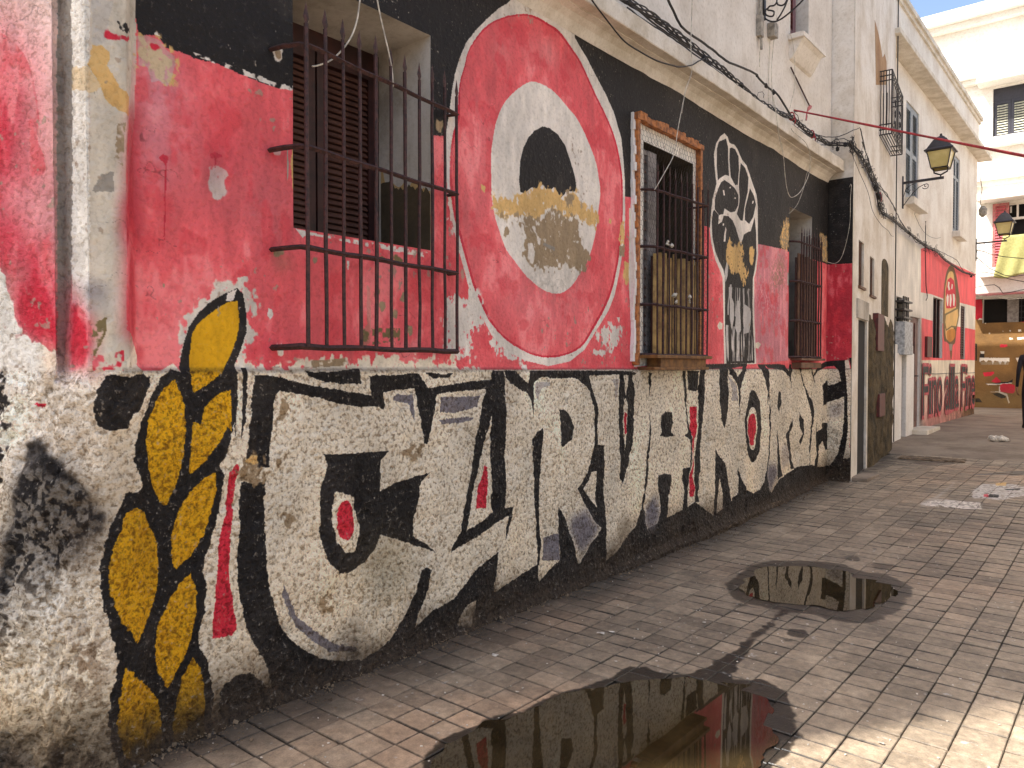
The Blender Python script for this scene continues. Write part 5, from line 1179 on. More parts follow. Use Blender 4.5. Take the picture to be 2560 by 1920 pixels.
# --- the sunlit white building that closes the street
YD = 26.5
FD = Face((-9, YD), (7, YD))
hd = empty('white_apartment_house', (-1, YD, .3), 'bright sunlit white building with black shutters closing the end of the street', 'building')
def D(px, py): p = onY(px, py, YD); return p.x+9, p.z
def Dr(x0, y0, x1, y1): a = D(x0, y0); b = D(x1, y1); return (a[0], b[0], b[1], a[1])
wu = Dr(2483, 222, 2600, 328); wu = (wu[0], wu[0]+1.75, wu[2], wu[3]); wl = Dr(2483, 512, 2600, 640); wl = (wl[0], wl[0]+1.75, wl[2]-.25, wl[3])
sh = Dr(2457, 748, 2600, 803); sh = (sh[0], sh[0]+2.2, sh[2], sh[3])
topz = (D(2281, 68)[1]+D(2560, -10)[1])/2
M['sunwhite'] = plaster('bright_limewash', (236, 232, 224), (228, 222, 212), .12, .003, .6)
FD.wall(0., topz, [wu, wl, sh], .25).build('wall', M['sunwhite'], hd); FD.backs([wl, sh], .25).build('opening', M['dark'], hd)
FD.backs([wu], .25).build('opening', M['dark'], hd)
def band(px, py, hh, o, nm='cornice'):
    z = D(px, py)[1]; mb = MB(); FD.box(mb, 0, FD.L, z-hh, z, 0, o); FD.box(mb, 0, FD.L, z-hh*1.5, z-hh, 0, o*.55); mb.build(nm, M['sunwhite'], hd, bevel=.01)
band(2400, 34, .35, .45); band(2460, 175, .28, .35); band(2500, 430, .25, .3)
for w in (wu, wl):
    mb = MB(); FD.box(mb, w[0]-.35, w[1]+.35, w[3]+.06, w[3]+.26, 0, .62); mb.build('window_hood', M['sunwhite'], hd, bevel=.01)
    mb = MB(); FD.box(mb, w[0]-.30, w[1]+.3, w[2]-.28, w[2]-.02, 0, .32); mb.build('window_sill', M['sunwhite'], hd, bevel=.01)
M['blackshutter'] = solid('black_shutter', (44, 42, 52), .5); M['pale'] = solid('pale_slat', (198, 196, 172), .6)
fleaf(FD, (wu[0]+.02, wu[1]-.02, wu[2]+.02, wu[3]-.38), -.08, M['blackshutter'], M['pale'], 4, .075, hd)
mb = MB(); FD.box(mb, wu[0], wu[1], wu[3]-.38, wu[3], -.12, -.07); mb.build('window_head', M['blackshutter'], hd)
fleaf(FD, (wl[0]+.0, wl[0]+.42, wl[2]-.1, wl[3]), .12, solid('pink_shutter', (190, 112, 106), .6), M['pinkpaint'], 1, .08, hd, lab='pink open shutter leaf')
mb = MB(); zt_ = wl[3]
FD.box(mb, wl[0]+.3, wl[1], zt_-.06, zt_, -.1, -.05); FD.box(mb, wl[0]+.3, wl[1], zt_-.5, zt_-.43, -.1, -.05)
for k in range(6): FD.box(mb, wl[0]+.3+k*.28, wl[0]+.35+k*.28, zt_-.5, zt_, -.1, -.06)
for k in range(3): FD.box(mb, wl[0]+.42+k*.5, wl[0]+.46+k*.5, zt_-.28, zt_-.1, -.1, -.06)
mb.build('transom', M['whiteC'], hd)
mb = MB(); mb.box(-9, 7, YD+.3, YD+9, topz-.4, topz-.35); mb.build('roof', M['sunwhite'], hd)
# painted brown ground floor
PD = Plan([(-2.2, YD-.02), (3.4, YD-.02)])
RD = Raster(PD, 0, 5.6, .2, D(2500, 742)[1], .012, lambda S, Z: .01+0*S)
RD.im[:] = np.array([.50, .37, .21], np.float32); RD.rough[:] = .2
DW = '''R;;v555,375 v615,375 v640,480 v665,600 v560,605
R;;v1018,375 v1500,375 v1500,640 v1018,630
H;;v585,610 v600,590 v630,595 v670,640 v660,650 v625,605 v600,608
W;;v835,715 v845,725 v835,728
W;;v905,710 v920,712 v915,728 v905,725
W;;v990,705 v1020,705 v1025,725 v995,730
W;;v900,785 v935,790 v940,805 v905,810
W;;v980,785 v1052,780 v1060,800 v985,812
W;;v695,735 v710,738 v708,752 v697,750
R;;v805,855 v880,855 v885,875 v850,885 v810,885
K;;v560,850 v575,850 v575,1020 v560,1020
W;;v610,925 v648,925 v648,948 v612,948
K;;v610,950 v650,955 v650,990 v600,985
W;;v600,990 v905,990 v905,1030 v880,1025 v860,1060 v850,1030 v830,1025 v810,1060 v790,1025 v750,1020 v735,1060 v725,1020 v690,1015 v670,1035 v640,1015 v600,1030
GR;h;v600,1030 v900,1030 v890,1060 v620,1060
W;;v965,990 v1200,985 v1200,1060 v1000,1060
R;;v635,1140 v745,1130 v750,1150 v710,1175 v650,1180
R;;v720,1230 v770,1180 v820,1230 v780,1250
K;;v655,1240 v700,1255 v800,1240 v900,1230 v940,1205 v930,1240 v800,1262 v690,1268
W;;v660,1250 v800,1252 v930,1240 v930,1248 v800,1262 v690,1266
R;s;v800,1290 v830,1255 v900,1255 v950,1265 v960,1300 v940,1350 v860,1340 v810,1340
W;;v795,1290 v808,1270 v812,1340 v800,1325
W;;v705,1335 v800,1328 v880,1355 v905,1445 v895,1450 v870,1375 v790,1340
K;;v730,1350 v800,1345 v870,1380 v860,1395 v820,1400 v760,1370
K;;v560,1400 v600,1400 v630,1440 v560,1440
OL;3h;v555,1350 v1100,1350 v1100,1480 v555,1480'''
for l in DW.split('\n'): RD.draw(l)
fD = fbm(RD.S*2, RD.Z*2, 601, 5)-.5; RD.im *= (1+.5*fD)[..., None]
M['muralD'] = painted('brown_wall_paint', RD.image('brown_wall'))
zD = D(2500, 742)[1]
painted_wall('painted_ground_floor', PD, RD.b, 0, 5.6, .2, zD, .12, [(sh[0]-6.8, sh[1]-6.8, sh[2], sh[3])], lambda s, z: 0*s, M['muralD'], hd)
mb = MB(); h = sh
for k in range(5): FD.box(mb, h[0]+.95+k*.16, h[0]+.97+k*.16, h[2], h[3], -.1, -.08)
for k in range(4): FD.box(mb, h[0]+.9, h[0]+1.7, h[2]+.12+k*.17, h[2]+.14+k*.17, -.1, -.085)
mb.build('window_grille', M['iron'], hd)
mb = MB(); FD.box(mb, h[0]+.62, h[0]+.9, h[2], h[3], -.1, -.04); mb.build('window_frame', M['oldgrey'], hd)
za = D(2500, 738)[1]; mb = MB(); mb.prism([(0, 0)], 0, 0) if False else None
mb = MB(); vs = [(-1.2, YD-.03, za+.05), (3., YD-.03, za+.05), (3., YD-.75, za-.06), (-1.2, YD-.75, za-.06), (-1.2, YD-.03, za+.08), (3., YD-.03, za+.08), (3., YD-.75, za-.02), (-1.2, YD-.75, za-.02)]
mb.add(vs, [(0, 1, 2, 3), (7, 6, 5, 4), (0, 3, 7, 4), (1, 5, 6, 2), (3, 2, 6, 7)]); mb.build('awning', M['maroon'], hd)
# yellow cloth over the sill
cl = MB(); n1_, n2_ = 22, 16; A_ = D(2512, 594); B_ = D(2600, 594); C_ = D(2490, 696)
for j in range(n2_+1):
    for i in range(n1_+1):
        f = i/n1_; g_ = j/n2_; x = A_[0]-9+(C_[0]-A_[0])*g_*1.1+(B_[0]-A_[0])*f; z = A_[1]+(C_[1]-A_[1])*g_-.05*g_*math.sin(f*5)
        cl.v.append((x, YD-.36-.025*math.sin(f*13+g_*1.5)*(.3+g_), z))
cl.f = [(j*(n1_+1)+i, j*(n1_+1)+i+1, (j+1)*(n1_+1)+i+1, (j+1)*(n1_+1)+i) for j in range(n2_) for i in range(n1_)]
o = cl.build('hanging_cloth', solid('yellow_green_cloth', (158, 154, 96), .8, (142, 138, 82)), None, smooth=True); md = o.modifiers.new('thickness', 'SOLIDIFY'); md.thickness = .008
tag(o, 'yellow green cloth hung out over the far window sill', 'cloth')

# ------------------------------------------------------------------ neighbours out of the picture that shade and light the street
M['opp'] = plaster('opposite_plaster', (224, 215, 203), (204, 194, 180), .3)
ho = empty('opposite_house', (5.6, 15, 0), 'plain cream house on the other side of the street', 'building')
FO = Face((5.4, 30), (5.4, 5.2)); wins = [(a, a+.9, z, z+1.5) for a in np.arange(2, 24, 3.1) for z in (1.2, 4.4)]
FO.wall(-.1, 7.6, wins, .2).build('wall', M['opp'], ho); FO.backs(wins, .2).build('opening', M['dark'], ho)
mb = MB(); mb.box(5.4, 13, 5.19, 5.2, -.1, 7.6); mb.box(5.3, 13, 5.1, 30, 7.6, 7.75); mb.build('side_and_roof', M['opp'], ho)
hn = empty('corner_house', (-4, -6, 0), 'tall house across the side lane behind the viewer', 'building')
mb = MB(); mb.box(-12, -2.08, -3.0, -1.0, -.1, 13.); mb.build('wall', M['opp'], hn)
mb = MB(); mb.box(-12, -2.08, -3.0, -.95, 13., 13.2); mb.build('roof', M['cornice'], hn)
# ------------------------------------------------------------------ cables along the cornice and across the later houses
def dense(pts, step=.08, sag=0.):
    out = []
    for a, b in zip(pts, pts[1:]):
        n = max(1, int((b-a).length/step))
        for k in range(n): out.append(a.lerp(b, k/n))
    return out+[pts[-1]]
CP = Plan([(.13, .5), (.13, 9.25), (.36, 9.42), (.32, 9.6), (-.10, 13.3), (-.27, 13.6), (-.27, 22.9)])
def strand(pl, txt, off=0., r=.006, jit=.006, amp=.0, ph=0., seed=1):
    rnd = random.Random(seed); P = []
    for q in path(txt):
        v = pl.P(*q); P.append(v)
    Q = []; n = len(P)
    D_ = dense(P, .07)
    for i, v in enumerate(D_):
        Q.append(v+Vector((off+amp*math.cos(i*.55+ph)+rnd.uniform(-jit, jit)*.5, 0, amp*math.sin(i*.55+ph)+rnd.uniform(-jit, jit))))
    return Q
MAIN = 'k-800,-120 k-400,110 k0,395 k300,640 k500,790 k650,930 k850,1110 k1100,1250 k1240,1300 k1450,1480 k1650,1590 k1900,1600 m100,40 m200,130 m300,330 m380,500 m410,680 m450,760 m550,820 m700,950 m900,1110 m1000,1150 m1100,1250 m1280,1370 m1390,1400'
cb = empty('cable_bundle', CP.P(1900, 255), 'thick tangled bundle of black cables running along the cornice and down the later fronts', 'cable bundle')
for k in range(5):
    mb = MB(); mb.tube(strand(CP, MAIN, 0., .0065, .004, .020, k*1.26, k), .0075 if k < 3 else .0055, 5); mb.build('cable', M['cable'], cb)
for k, (t_, rr) in enumerate((('k-300,-290 k0,290 k130,400 k500,670 k830,830 k940,950 k1040,1020 k1170,1210 k1220,1290', .010), ('k-600,30 k0,480 k250,640 k520,930 k850,1160 k1150,1370 k1400,1490 k1650,1590', .007), ('k-600,90 k0,500 k270,690 k480,860 k700,1040 k1000,1260 k1250,1400 k1420,1510', .006),
        ('m100,40 m180,160 m260,310 m330,380 m420,500 m540,670 m600,800 m680,930 m820,1060 m980,1130 m1200,1240 m1280,1370', .006), ('m220,20 m260,150 m330,330 m380,480 m480,560 m560,720 m640,880 m720,980 m780,1060 m900,1100', .006),
        ('k1420,1480 k1600,1520 k1750,1510 k1900,1440 k1980,1420', .005), ('k1390,1570 k1500,1610 k1620,1600 k1700,1550 k1800,1540 k1900,1590', .005), ('k1980,1430 k2010,1530 k2040,1659', .007))):
    mb = MB(); mb.tube(strand(CP, t_, .012, rr, .004, .004, k, 20+k), rr, 5); mb.build('cable', M['cable'], cb)
# looser curls, tape lumps and clamps on the bundle
rnd = random.Random(4)
for k in range(60):
    seg = path(MAIN); a = rnd.randrange(6, len(seg)-1) if k < 30 else rnd.randrange(11, len(seg)-4); f = rnd.random()
    px = seg[a][0]*(1-f)+seg[a+1][0]*f; py = seg[a][1]*(1-f)+seg[a+1][1]*f; c = CP.P(px, py); R_ = rnd.uniform(.03, .10); ph = rnd.random()*6; pts = []
    for q in range(9):
        an = ph+q/8*rnd.uniform(2.2, 4.6); pts.append(c+Vector((.02+.02*math.sin(q), R_*math.cos(an), R_*math.sin(an)*1.3-.02)))
    mb = MB(); mb.tube(pts, rnd.uniform(.0025, .0045), 4); mb.build('loose_wire', M['cable'], cb)
for (px, py, s_) in ((1756, 145, .05), (1770, 160, .035), (1852, 214, .045), (1890, 190, .03), (1913, 214, .04), (1931, 231, .045), (2172, 425, .07), (2188, 470, .08), (2196, 490, .07), (2232, 545, .05), (2262, 575, .06), (2270, 582, .05), (2330, 625, .05), (2427, 690, .06), (2128, 360, .06), (2110, 362, .05), (2092, 372, .05)):
    c = CP.P(px, py); mb = MB(); s_ *= .62
    for q in range(4): mb.lathe([(s_*.2, -s_*.6), (s_*.7, -s_*.2), (s_*.5, s_*.3), (s_*.1, s_*.6)], 5, c+Vector((.01, rnd.uniform(-s_, s_)*.5, rnd.uniform(-s_, s_)*.5)), rnd.random())
    mb.build('tape_knot', M['cable'], cb)
for (px, py) in ((1978, 290), (2028, 335), (2196, 487)):
    c = CP.P(px, py); mb = MB()
    mb.tube([c+Vector((.03*math.cos(a), .012*a/6, .04*math.sin(a))) for a in np.linspace(0, 12, 20)], .006, 4); mb.tube([c+Vector((.03, 0, 0)), c+Vector((.05, -.01, -.06)), c+Vector((.04, -.02, -.10))], .006, 4)
    mb.build('red_tie', M['ribbon'], cb)
def wire(nm, pl, txt, lab, mat='wire', r=.0035, cat='wire', smooth=True, n=6, grp=None):
    q = path(txt); q = q if not smooth else catmull(q, 5)[:-10]
    P = [pl.P(*a) for a in q]; mb = MB(); mb.tube(P, r, n); return tag(mb.build(nm, M[mat], None, smooth=True), lab, cat, grp)
PA = Plan([(.11, .5), (.11, 9.4)]); PB = Plan([(.21, .5), (.21, 9.7)])
wire('cable', PB, 'g1330,-120 g1400,0 g1550,200 g1700,380 g1850,480 g2000,560 g2130,600 k0,740 k130,720 k200,680 k260,650 k275,645 k280,640', 'single black cable sagging below the cornice before it joins the bundle', 'cable', .0055, 'cable')
wire('wire', PA, 'e1120,-120 e1105,0 e1080,180 e1030,330 e950,450 e870,530 e820,565 e760,590 e700,608 e660,612 e650,613', 'white wire looping down in front of the nearest window, left of the pair', r=.004)
wire('wire', PA, 'e1245,-120 e1265,0 e1300,180 e1335,330 e1370,480 e1400,640 e1410,780 e1412,800 e1412,810', 'white wire hanging straight down in front of the nearest window, right of the pair', r=.004)
wire('wire', PB, 'k140,-200 k135,0 k128,250 k120,500 k130,790 k60,1000 k20,1250 i770,0 i720,260 i680,500 i600,660 i520,800 i500,830 i490,850', 'long white wire hanging from above down to the window with the orange frame', r=.0035)
wire('wire', PB, 'i1590,-100 i1620,100 i1650,330 i1690,520 i1705,680 i1720,800 i1745,880 i1780,895 i1850,840 i1920,700 i1940,550 i1900,400 i1780,290 i1760,250 i1750,230', 'white wire drooping in a long loop past the cornice beside the fist', r=.0035)
wire('wire', PA, 'i2030,380 i1960,520 i1900,700 i1880,800 i1820,960 i1750,1040 i1740,1045 i1735,1050', 'thin grey wire slanting down to the third window', 'wire', .0025)
wire('wire', Plan([(.04, 6.), (.04, 9.42), (.32, 9.5)]), 'j1560,-120 j1570,0 j1560,250 j1500,500 j1440,580 j1370,575 j1350,560 j1340,555', 'white wire curling over the black end wall after the third window', r=.0035)
wire('wire', Plan([(.06, 5.), (.06, 9.4)]), 'k1085,-50 k1070,230 k1040,430 k1015,700 k1010,850 k1025,1100 k1040,1230 k1060,1330 k1110,1500 k1135,1659 k1140,1700 k1145,1720', 'pale wire running down from the scroll bracket past the cables', r=.003)
wire('wire', Plan([(.17, 5.), (.17, 9.4)]), 'k1200,430 k1240,440 k1265,640 k1270,850 k1265,980 k1230,1130 k1215,1200 k1215,1210 k1215,1220', 'thin pale wire falling from the upper window sill', r=.0028)
PC2 = Plan([(.33, 9.5), (-.11, 13.4), (-.3, 13.6), (-.3, 22.9)])
wire('wire', PC2, 'm130,60 m125,140 m200,330 m290,540 m340,740 m430,880 m500,940 m530,990 m560,1000 m570,1010', 'slack thin cable across the narrow white house', 'cable', .003)
wire('wire', PC2, 'm790,760 m800,830 m860,940 m930,1000 m1000,1020 m1040,1010 m1045,1010 m1050,1008', 'slack thin wire curving below the first grey shutter', 'cable', .003)
wire('cable', PC2, 'n890,-600 m885,1150 m890,1400 n892,60 n905,170 n895,205 n893,210 n892,212', 'cable dropping down across the upper red panel of the second mural', 'cable', .008)
# cables crossing to the white building
PX = Plan([(-.3, 22.9), (3., 25.5)])
for (t_, lab) in (('m1380,1400 m1500,1370 m1600,1390 m1750,1440 m1908,1470 m2100,1500', 'lower cable crossing to the white building from the knot on the corner'), ('m1400,1145 m1480,1150 m1560,1185 m1700,1210 m1908,1230 m2100,1240', 'upper cable crossing in front of the yellow cloth'),
                  ('m1400,1530 m1500,1510 m1600,1500 m1650,1530 m1690,1590 m1760,1580 m1908,1550 m2100,1540', 'twisted cable hanging above the dark awning'), ('m1420,1220 m1550,1330 m1700,1400 m1800,1415 m1908,1400 m2050,1390', 'slanting cable between the lamp and the knot on the corner'), ('m1400,1610 m1600,1630 m1750,1650 m1908,1640 m2100,1630', 'pale cable lowest above the awning')):
    wire('cable', PX, t_+' '+t_.split()[-1], lab, 'wire' if 'pale' in lab else 'cable', .010, 'cable', smooth=False)
# red ribbon stretched over the street, with its bow
a = Vector((.2, 7.77, 4.13)); b_ = Vector((2.12, 8.43, 3.47)); d = b_-a
mb = MB(); P = [a+d*k/14*2.6-Vector((0, 0, .015*math.sin(k/14*math.pi))) for k in range(15)]
mb.tube(P, .008, 6, r1=.026, jit=.12); o = tag(mb.build('ribbon', M['ribbon'], None), 'red plastic ribbon stretched from the cable bundle across the street', 'ribbon')
p = a+d*.06; mb = MB()
mb.sheet([p, p+Vector((.0, .03, .06)), p+Vector((.0, .10, .10)), p+Vector((0, .15, .105)), p+Vector((0, .13, .075)), p+Vector((0, .05, .03))], Vector((.006, 0, 0)))
mb.sheet([p, p+Vector((0, -.02, -.04)), p+Vector((0, -.03, -.09)), p+Vector((0, -.005, -.085)), p+Vector((0, .02, -.03))], Vector((.006, 0, 0)))
mb.build('bow', M['ribbon'], o)
# ------------------------------------------------------------------ street lanterns
M['lampglass'] = solid('yellowed_lamp_glass', (206, 190, 130), .25, (190, 172, 110), 5., .0002)
M['lamproof'] = solid('lamp_black', (48, 44, 48), .45)
def lantern(base, arm, lab, grp):
    e = empty('street_lantern', base, lab, 'street lamp', grp); x, y, z = base; tx = x+arm
    mb = MB(); mb.box(x, tx+.05, y-.02, y+.02, z-.02, z+.02); mb.build('arm', M['lamproof'], e)
    mb = MB(); mb.box(x-.01, x+.02, y-.025, y+.025, z-.45, z+.12)
    def curl(cx_, cz_, r0, turns, s_, a0):
        return [Vector((cx_+r0*(1-k/22)*math.cos(a0+s_*k/20*turns*2*math.pi), y, cz_+r0*(1-k/22)*math.sin(a0+s_*k/20*turns*2*math.pi))) for k in range(21)]
    mb.tube([(x+.02, y, z-.4)]+[(x+.02+.5*arm*f*1.1, y, z-.4+.33*math.sin(f*1.45)) for f in (.25, .5, .75, 1.)], .007, 5)
    mb.tube(curl(x+arm*.62, z-.10, .06, 1.3, 1, 3.6), .007, 5); mb.tube(curl(x+.08, z-.13, .05, 1.2, -1, 0), .006, 5); mb.tube([(x+.02, y, z-.25), (x+.05, y, z-.12), (x+.12, y, z-.06), (x+.2, y, z-.03)], .006, 5)
    mb.build('scroll', M['lamproof'], e)
    mb = MB(); mb.tube([(tx, y, z), (tx, y, z+.05), (tx-.10, y, z+.10), (tx-.11, y, z+.17)], .014, 6); mb.tube([(tx, y, z+.05), (tx+.10, y, z+.10), (tx+.11, y, z+.17)], .014, 6); mb.build('cradle', M['lamproof'], e)
    q = math.pi/4; zb = z+.16
    lo, hi, H = .125*1.414, .185*1.414, .29
    def cor(r, k): return Vector((tx+r*math.cos(q+k*math.pi/2), y+r*math.sin(q+k*math.pi/2), 0))
    mb = MB()
    for k in range(4):
        a_, b2 = cor(lo, k)+Vector((0, 0, zb)), cor(hi, k)+Vector((0, 0, zb+H)); mb.tube([a_, b2], .011, 4)
        mb.tube([a_, cor(lo, k+1)+Vector((0, 0, zb))], .011, 4); mb.tube([b2, cor(hi, k+1)+Vector((0, 0, zb+H))], .012, 4)
    mb.build('lamp_frame', M['lamproof'], e)
    for k in range(4):
        mb = MB(); A = [cor(lo-.012, k)+Vector((0, 0, zb)), cor(lo-.012, k+1)+Vector((0, 0, zb)), cor(hi-.012, k+1)+Vector((0, 0, zb+H)), cor(hi-.012, k)+Vector((0, 0, zb+H))]
        n_ = (A[1]-A[0]).cross(A[3]-A[0]).normalized()*.004; mb.sheet(A, -n_); mb.build('lamp_pane', M['lampglass'], e)
    mb = MB(); mb.lathe([(.22*1.414, zb+H), (.225*1.414, zb+H+.015), (.185*1.414, zb+H+.05), (.11*1.414, zb+H+.185), (.10*1.414, zb+H+.20), (.115, zb+H+.215), (.08, zb+H+.245), (.03, zb+H+.27), (.02, zb+H+.31)], 4, (tx, y, 0), q); mb.build('lamp_roof', M['lamproof'], e)
    return e
lantern((-.35, 14.8, 4.79), .60, 'nearer black lantern with yellow panes on a long bracket below the red ribbon', 'lanterns on wall brackets')
lantern((-.35, 22.6, 4.71), .62, 'farther black lantern in front of the yellow cloth', 'lanterns on wall brackets')
# power drop on the corner of the shuttered house
mb = MB(); p = Vector((-.30, 22.68, 5.6)); mb.tube([p+Vector((.0, 0, .9)), p+Vector((.06, 0, .5)), p+Vector((.02, 0, .2)), p+Vector((.06, 0, 0))], .01, 5); mb.lathe([(.03, -.22), (.09, -.15), (.10, -.02), (.05, .06)], 8, p+Vector((.08, 0, 0))); tag(mb.build('bell_lamp', M['box'], None), 'small grey fitting hung from a wire on the far house corner', 'wall fitting')

# ------------------------------------------------------------------ litter, rubble along the wall foot
def scrap(px, py, s_, lab, mat):
    x, y = GP.hit(px, py); z = gz(y)+.003; rnd = random.Random(int(px)); mb = MB(); n = 9
    rim = [(x+s_*rnd.uniform(.6, 1.1)*math.cos(k/n*6.283), y+s_*.7*rnd.uniform(.6, 1.1)*math.sin(k/n*6.283), z+rnd.uniform(0, s_*.35)) for k in range(n)]
    mb.v = [(x, y, z+s_*.25)]+rim; mb.f = [(0, k+1, (k+1) % n+1) for k in range(n)]; o = mb.build('paper_scrap', mat, None); md = o.modifiers.new('thickness', 'SOLIDIFY'); md.thickness = .0012
    return tag(o, lab, 'litter', 'scraps of paper on the paving')
M['paper'] = solid('paper', (222, 212, 196), .8)
for px, py, s_, lab in ((1501, 1585, .028, 'larger crumpled white scrap above the big puddle'), (1529, 1581, .020, 'smaller white scrap touching the larger one above the big puddle'), (1238, 1641, .024, 'white scrap lying nearest the wall on the near paving'), (1293, 1731, .011, 'tiny round white scrap left of the big puddle'),
                        (1540, 1655, .012, 'thin white scrap just above the puddle edge'), (1093, 1784, .008, 'tiny pale speck in the near paving by the wall'), (1760, 1557, .014, 'pale scrap between the two puddles'), (2548, 1275, .02, 'small white scrap at the right edge of the paving'), (2203, 1860, .014, 'white scrap in the sunlit patch'), (2498, 1604, .014, 'white scrap near the right edge of the paving'), (2018, 1562, .012, 'cream scrap below the small puddle')):
    scrap(px, py, s_, lab, M['paper'])
x, y = GP.hit(2495, 1103); mb = MB()
for k in range(12): mb.lathe([(.02, -.03), (.07, -.015), (.05, .03), (.01, .05)], 6, (x+random.uniform(-.12, .12), y+random.uniform(-.1, .1), gz(y)+.03+random.uniform(-.01, .02)), random.random())
tag(mb.build('plastic_bag', M['paper'], None, smooth=True), 'white plastic bag lying far up the street', 'plastic bag')
rnd = random.Random(9); mb = MB()
for k in range(3000):
    y = 1.0+8.5*rnd.random()**1.2; x = .03+abs(rnd.gauss(0, .075)); s_ = rnd.uniform(.0012, .0042)*(1 if rnd.random() < .96 else 2.6); z = gz(y)+max(0, .035-x*.5)*.6
    rot = Matrix.Rotation(rnd.random()*6, 3, Vector((rnd.random(), rnd.random(), rnd.random()+.1)).normalized()); mb.box(-s_, s_, -s_*.7, s_*.7, -s_*.5, s_*.5, rot, (x, y, z))
M['rubble'] = solid('crumbled_plaster', (132, 112, 88), .95, (78, 62, 46), 6.)
tag(mb.build('rubble', M['rubble'], None), 'crumbled plaster and grit gathered along the foot of the mural wall', 'debris', kind='stuff')
rnd = random.Random(12); mb = MB()
for k in range(900):
    y = 1.3+9*rnd.random()**1.3; x = rnd.uniform(.1, 3.6); s_ = rnd.uniform(.0012, .0034)
    if inside((x, y), w1) or inside((x, y), w2): continue
    rot = Matrix.Rotation(rnd.random()*6, 3, 'Z'); mb.box(-s_*1.5, s_*1.5, -s_, s_, 0, s_, rot, (x, y, gz(y)+.002))
tag(mb.build('grit', M['paper'], None), 'pale specks of grit and paper scattered over the paving', 'debris', kind='stuff')
# drain cover and step at the narrow house
x, y = GP.hit(2330, 1148); mb = MB(); mb.box(-.42, .42, -.22, .22, 0, .006, Matrix.Rotation(.1, 3, 'Z'), (x, y, gz(y)+.001))
for k in range(9): mb.box(-.40+k*.095, -.36+k*.095, -.2, .2, .006, .012, Matrix.Rotation(.1, 3, 'Z'), (x, y, gz(y)+.001))
tag(mb.build('drain_cover', M['rubble'], None), 'dirty drain grating in the paving before the narrow house', 'drain cover')
mb = MB(); mb.box(.26, .46, 9.6, 10.15, .05, gz(10)+.035); tag(mb.build('door_step', M['concrete'], None, bevel=.01), 'low pale step at the black doorway', 'step')

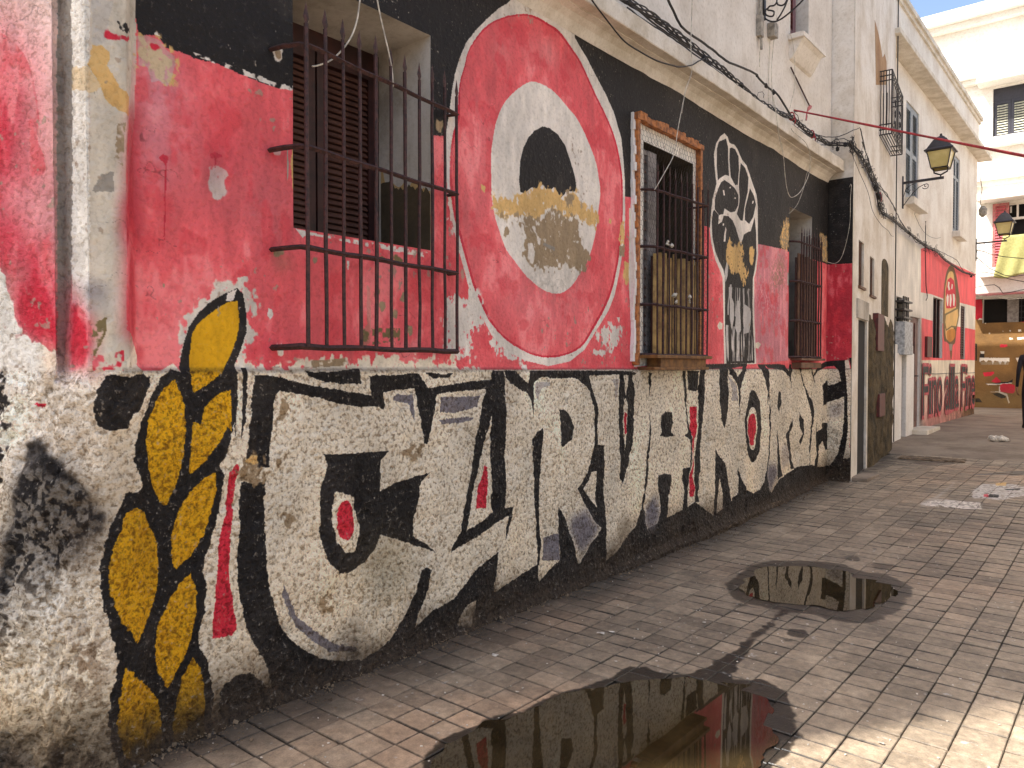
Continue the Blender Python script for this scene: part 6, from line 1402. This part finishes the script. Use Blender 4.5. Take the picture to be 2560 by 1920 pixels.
# ------------------------------------------------------------------ passer-by at the right edge
def person(loc, yaw):
    e = empty('person', loc, 'person in dark clothes walking at the right edge of the street', 'person'); e.rotation_euler = (0, 0, 0)
    J = {'pel': (0, 0, .95), 'wst': (0, .01, 1.10), 'chs': (0, .02, 1.32), 'nck': (0, .03, 1.47), 'hd0': (0, .045, 1.55), 'hd1': (0, .05, 1.66),
         'hl': (-.10, 0, .90), 'kl': (-.11, .10, .50), 'al': (-.11, .02, .10), 'fl': (-.12, .17, .04), 'hr': (.10, 0, .90), 'kr': (.11, -.02, .50), 'ar': (.11, -.20, .12), 'fr': (.12, -.08, .05),
         'sl': (-.18, .02, 1.40), 'el': (-.23, -.05, 1.13), 'wl': (-.24, .03, .90), 'ml': (-.24, .06, .82), 'sr': (.18, .02, 1.40), 'er': (.23, .03, 1.13), 'wr': (.23, .16, .93), 'mr': (.23, .19, .86)}
    E = [('pel', 'wst'), ('wst', 'chs'), ('chs', 'nck'), ('nck', 'hd0'), ('hd0', 'hd1'), ('pel', 'hl'), ('hl', 'kl'), ('kl', 'al'), ('al', 'fl'), ('pel', 'hr'), ('hr', 'kr'), ('kr', 'ar'), ('ar', 'fr'), ('chs', 'sl'), ('sl', 'el'), ('el', 'wl'), ('wl', 'ml'), ('chs', 'sr'), ('sr', 'er'), ('er', 'wr'), ('wr', 'mr')]
    RR = dict(pel=.15, wst=.14, chs=.16, nck=.06, hd0=.08, hd1=.10, hl=.10, kl=.065, al=.045, fl=.045, hr=.10, kr=.065, ar=.045, fr=.045, sl=.07, el=.048, wl=.035, ml=.035, sr=.07, er=.048, wr=.035, mr=.035)
    K = list(J); rm = Matrix.Rotation(yaw, 3, 'Z')
    me = bpy.data.meshes.new('body'); me.from_pydata([tuple(rm @ Vector(J[k])) for k in K], [(K.index(a), K.index(b)) for a, b in E], []); me.update()
    me.materials.append(solid('black_clothes', (30, 26, 34), .85)); o = bpy.data.objects.new('body', me); col.objects.link(o); o.parent = e
    md = o.modifiers.new('skin', 'SKIN'); md.use_smooth_shade = True
    for i, k in enumerate(K): me.skin_vertices[0].data[i].radius = (RR[k], RR[k]*.8)
    me.skin_vertices[0].data[0].use_root = True; s2_ = o.modifiers.new('sub', 'SUBSURF'); s2_.levels = 1; s2_.render_levels = 1
    hd_ = MB(); hd_.lathe([(.01, -.12), (.06, -.10), (.085, -.02), (.09, .05), (.07, .11), (.02, .135)], 12, (0, .055, 1.66)); h_ = hd_.build('hair', solid('dark_hair', (32, 24, 20), .7), None, smooth=True); h_.parent = e
    skin = solid('skin', (168, 118, 88), .6); f_ = MB(); f_.lathe([(.012, -.135), (.05, -.12), (.072, -.05), (.078, .0), (.074, .05), (.03, .11)], 12, (0, .085, 1.64)); f_.tube([(0, .155, 1.66), (0, .178, 1.63), (0, .158, 1.622)], .009, 5)
    for s_ in (-1, 1): f_.tube([(s_*.082, .06, 1.66), (s_*.096, .055, 1.65), (s_*.084, .06, 1.62)], .010, 5)
    for s_ in (-1, 1): f_.tube([(s_*.03, .155, 1.668), (s_*.03, .162, 1.668)], .008, 6)
    f_.tube([(-.024, .158, 1.585), (.024, .158, 1.585)], .005, 5); q_ = f_.build('head', skin, None, smooth=True); q_.parent = e; q_.rotation_euler = (0, 0, yaw)
    for k_ in ('m' + 'l', 'mr'):
        c_ = rm @ Vector(J[k_]); sg = -1 if k_ == 'ml' else 1; g_ = MB(); g_.box(-.014, .014, -.04, .04, -.09, .0, rm, c_)
        for n_, (yy, L_) in enumerate(((-.030, .055), (-.010, .072), (.010, .078), (.030, .068))): g_.tube([c_+rm @ Vector((0, yy, -.085)), c_+rm @ Vector((-sg*.008, yy, -.085-L_*.55)), c_+rm @ Vector((-sg*.028, yy, -.085-L_))], .0085, 5)
        g_.tube([c_+rm @ Vector((0, .036, -.03)), c_+rm @ Vector((-sg*.01, .06, -.06)), c_+rm @ Vector((-sg*.02, .062, -.09))], .010, 5); h2 = g_.build('hand', skin, None, smooth=True); h2.parent = e
    return e
person((1.36, 17.5, .31), .2)
#@@PART6
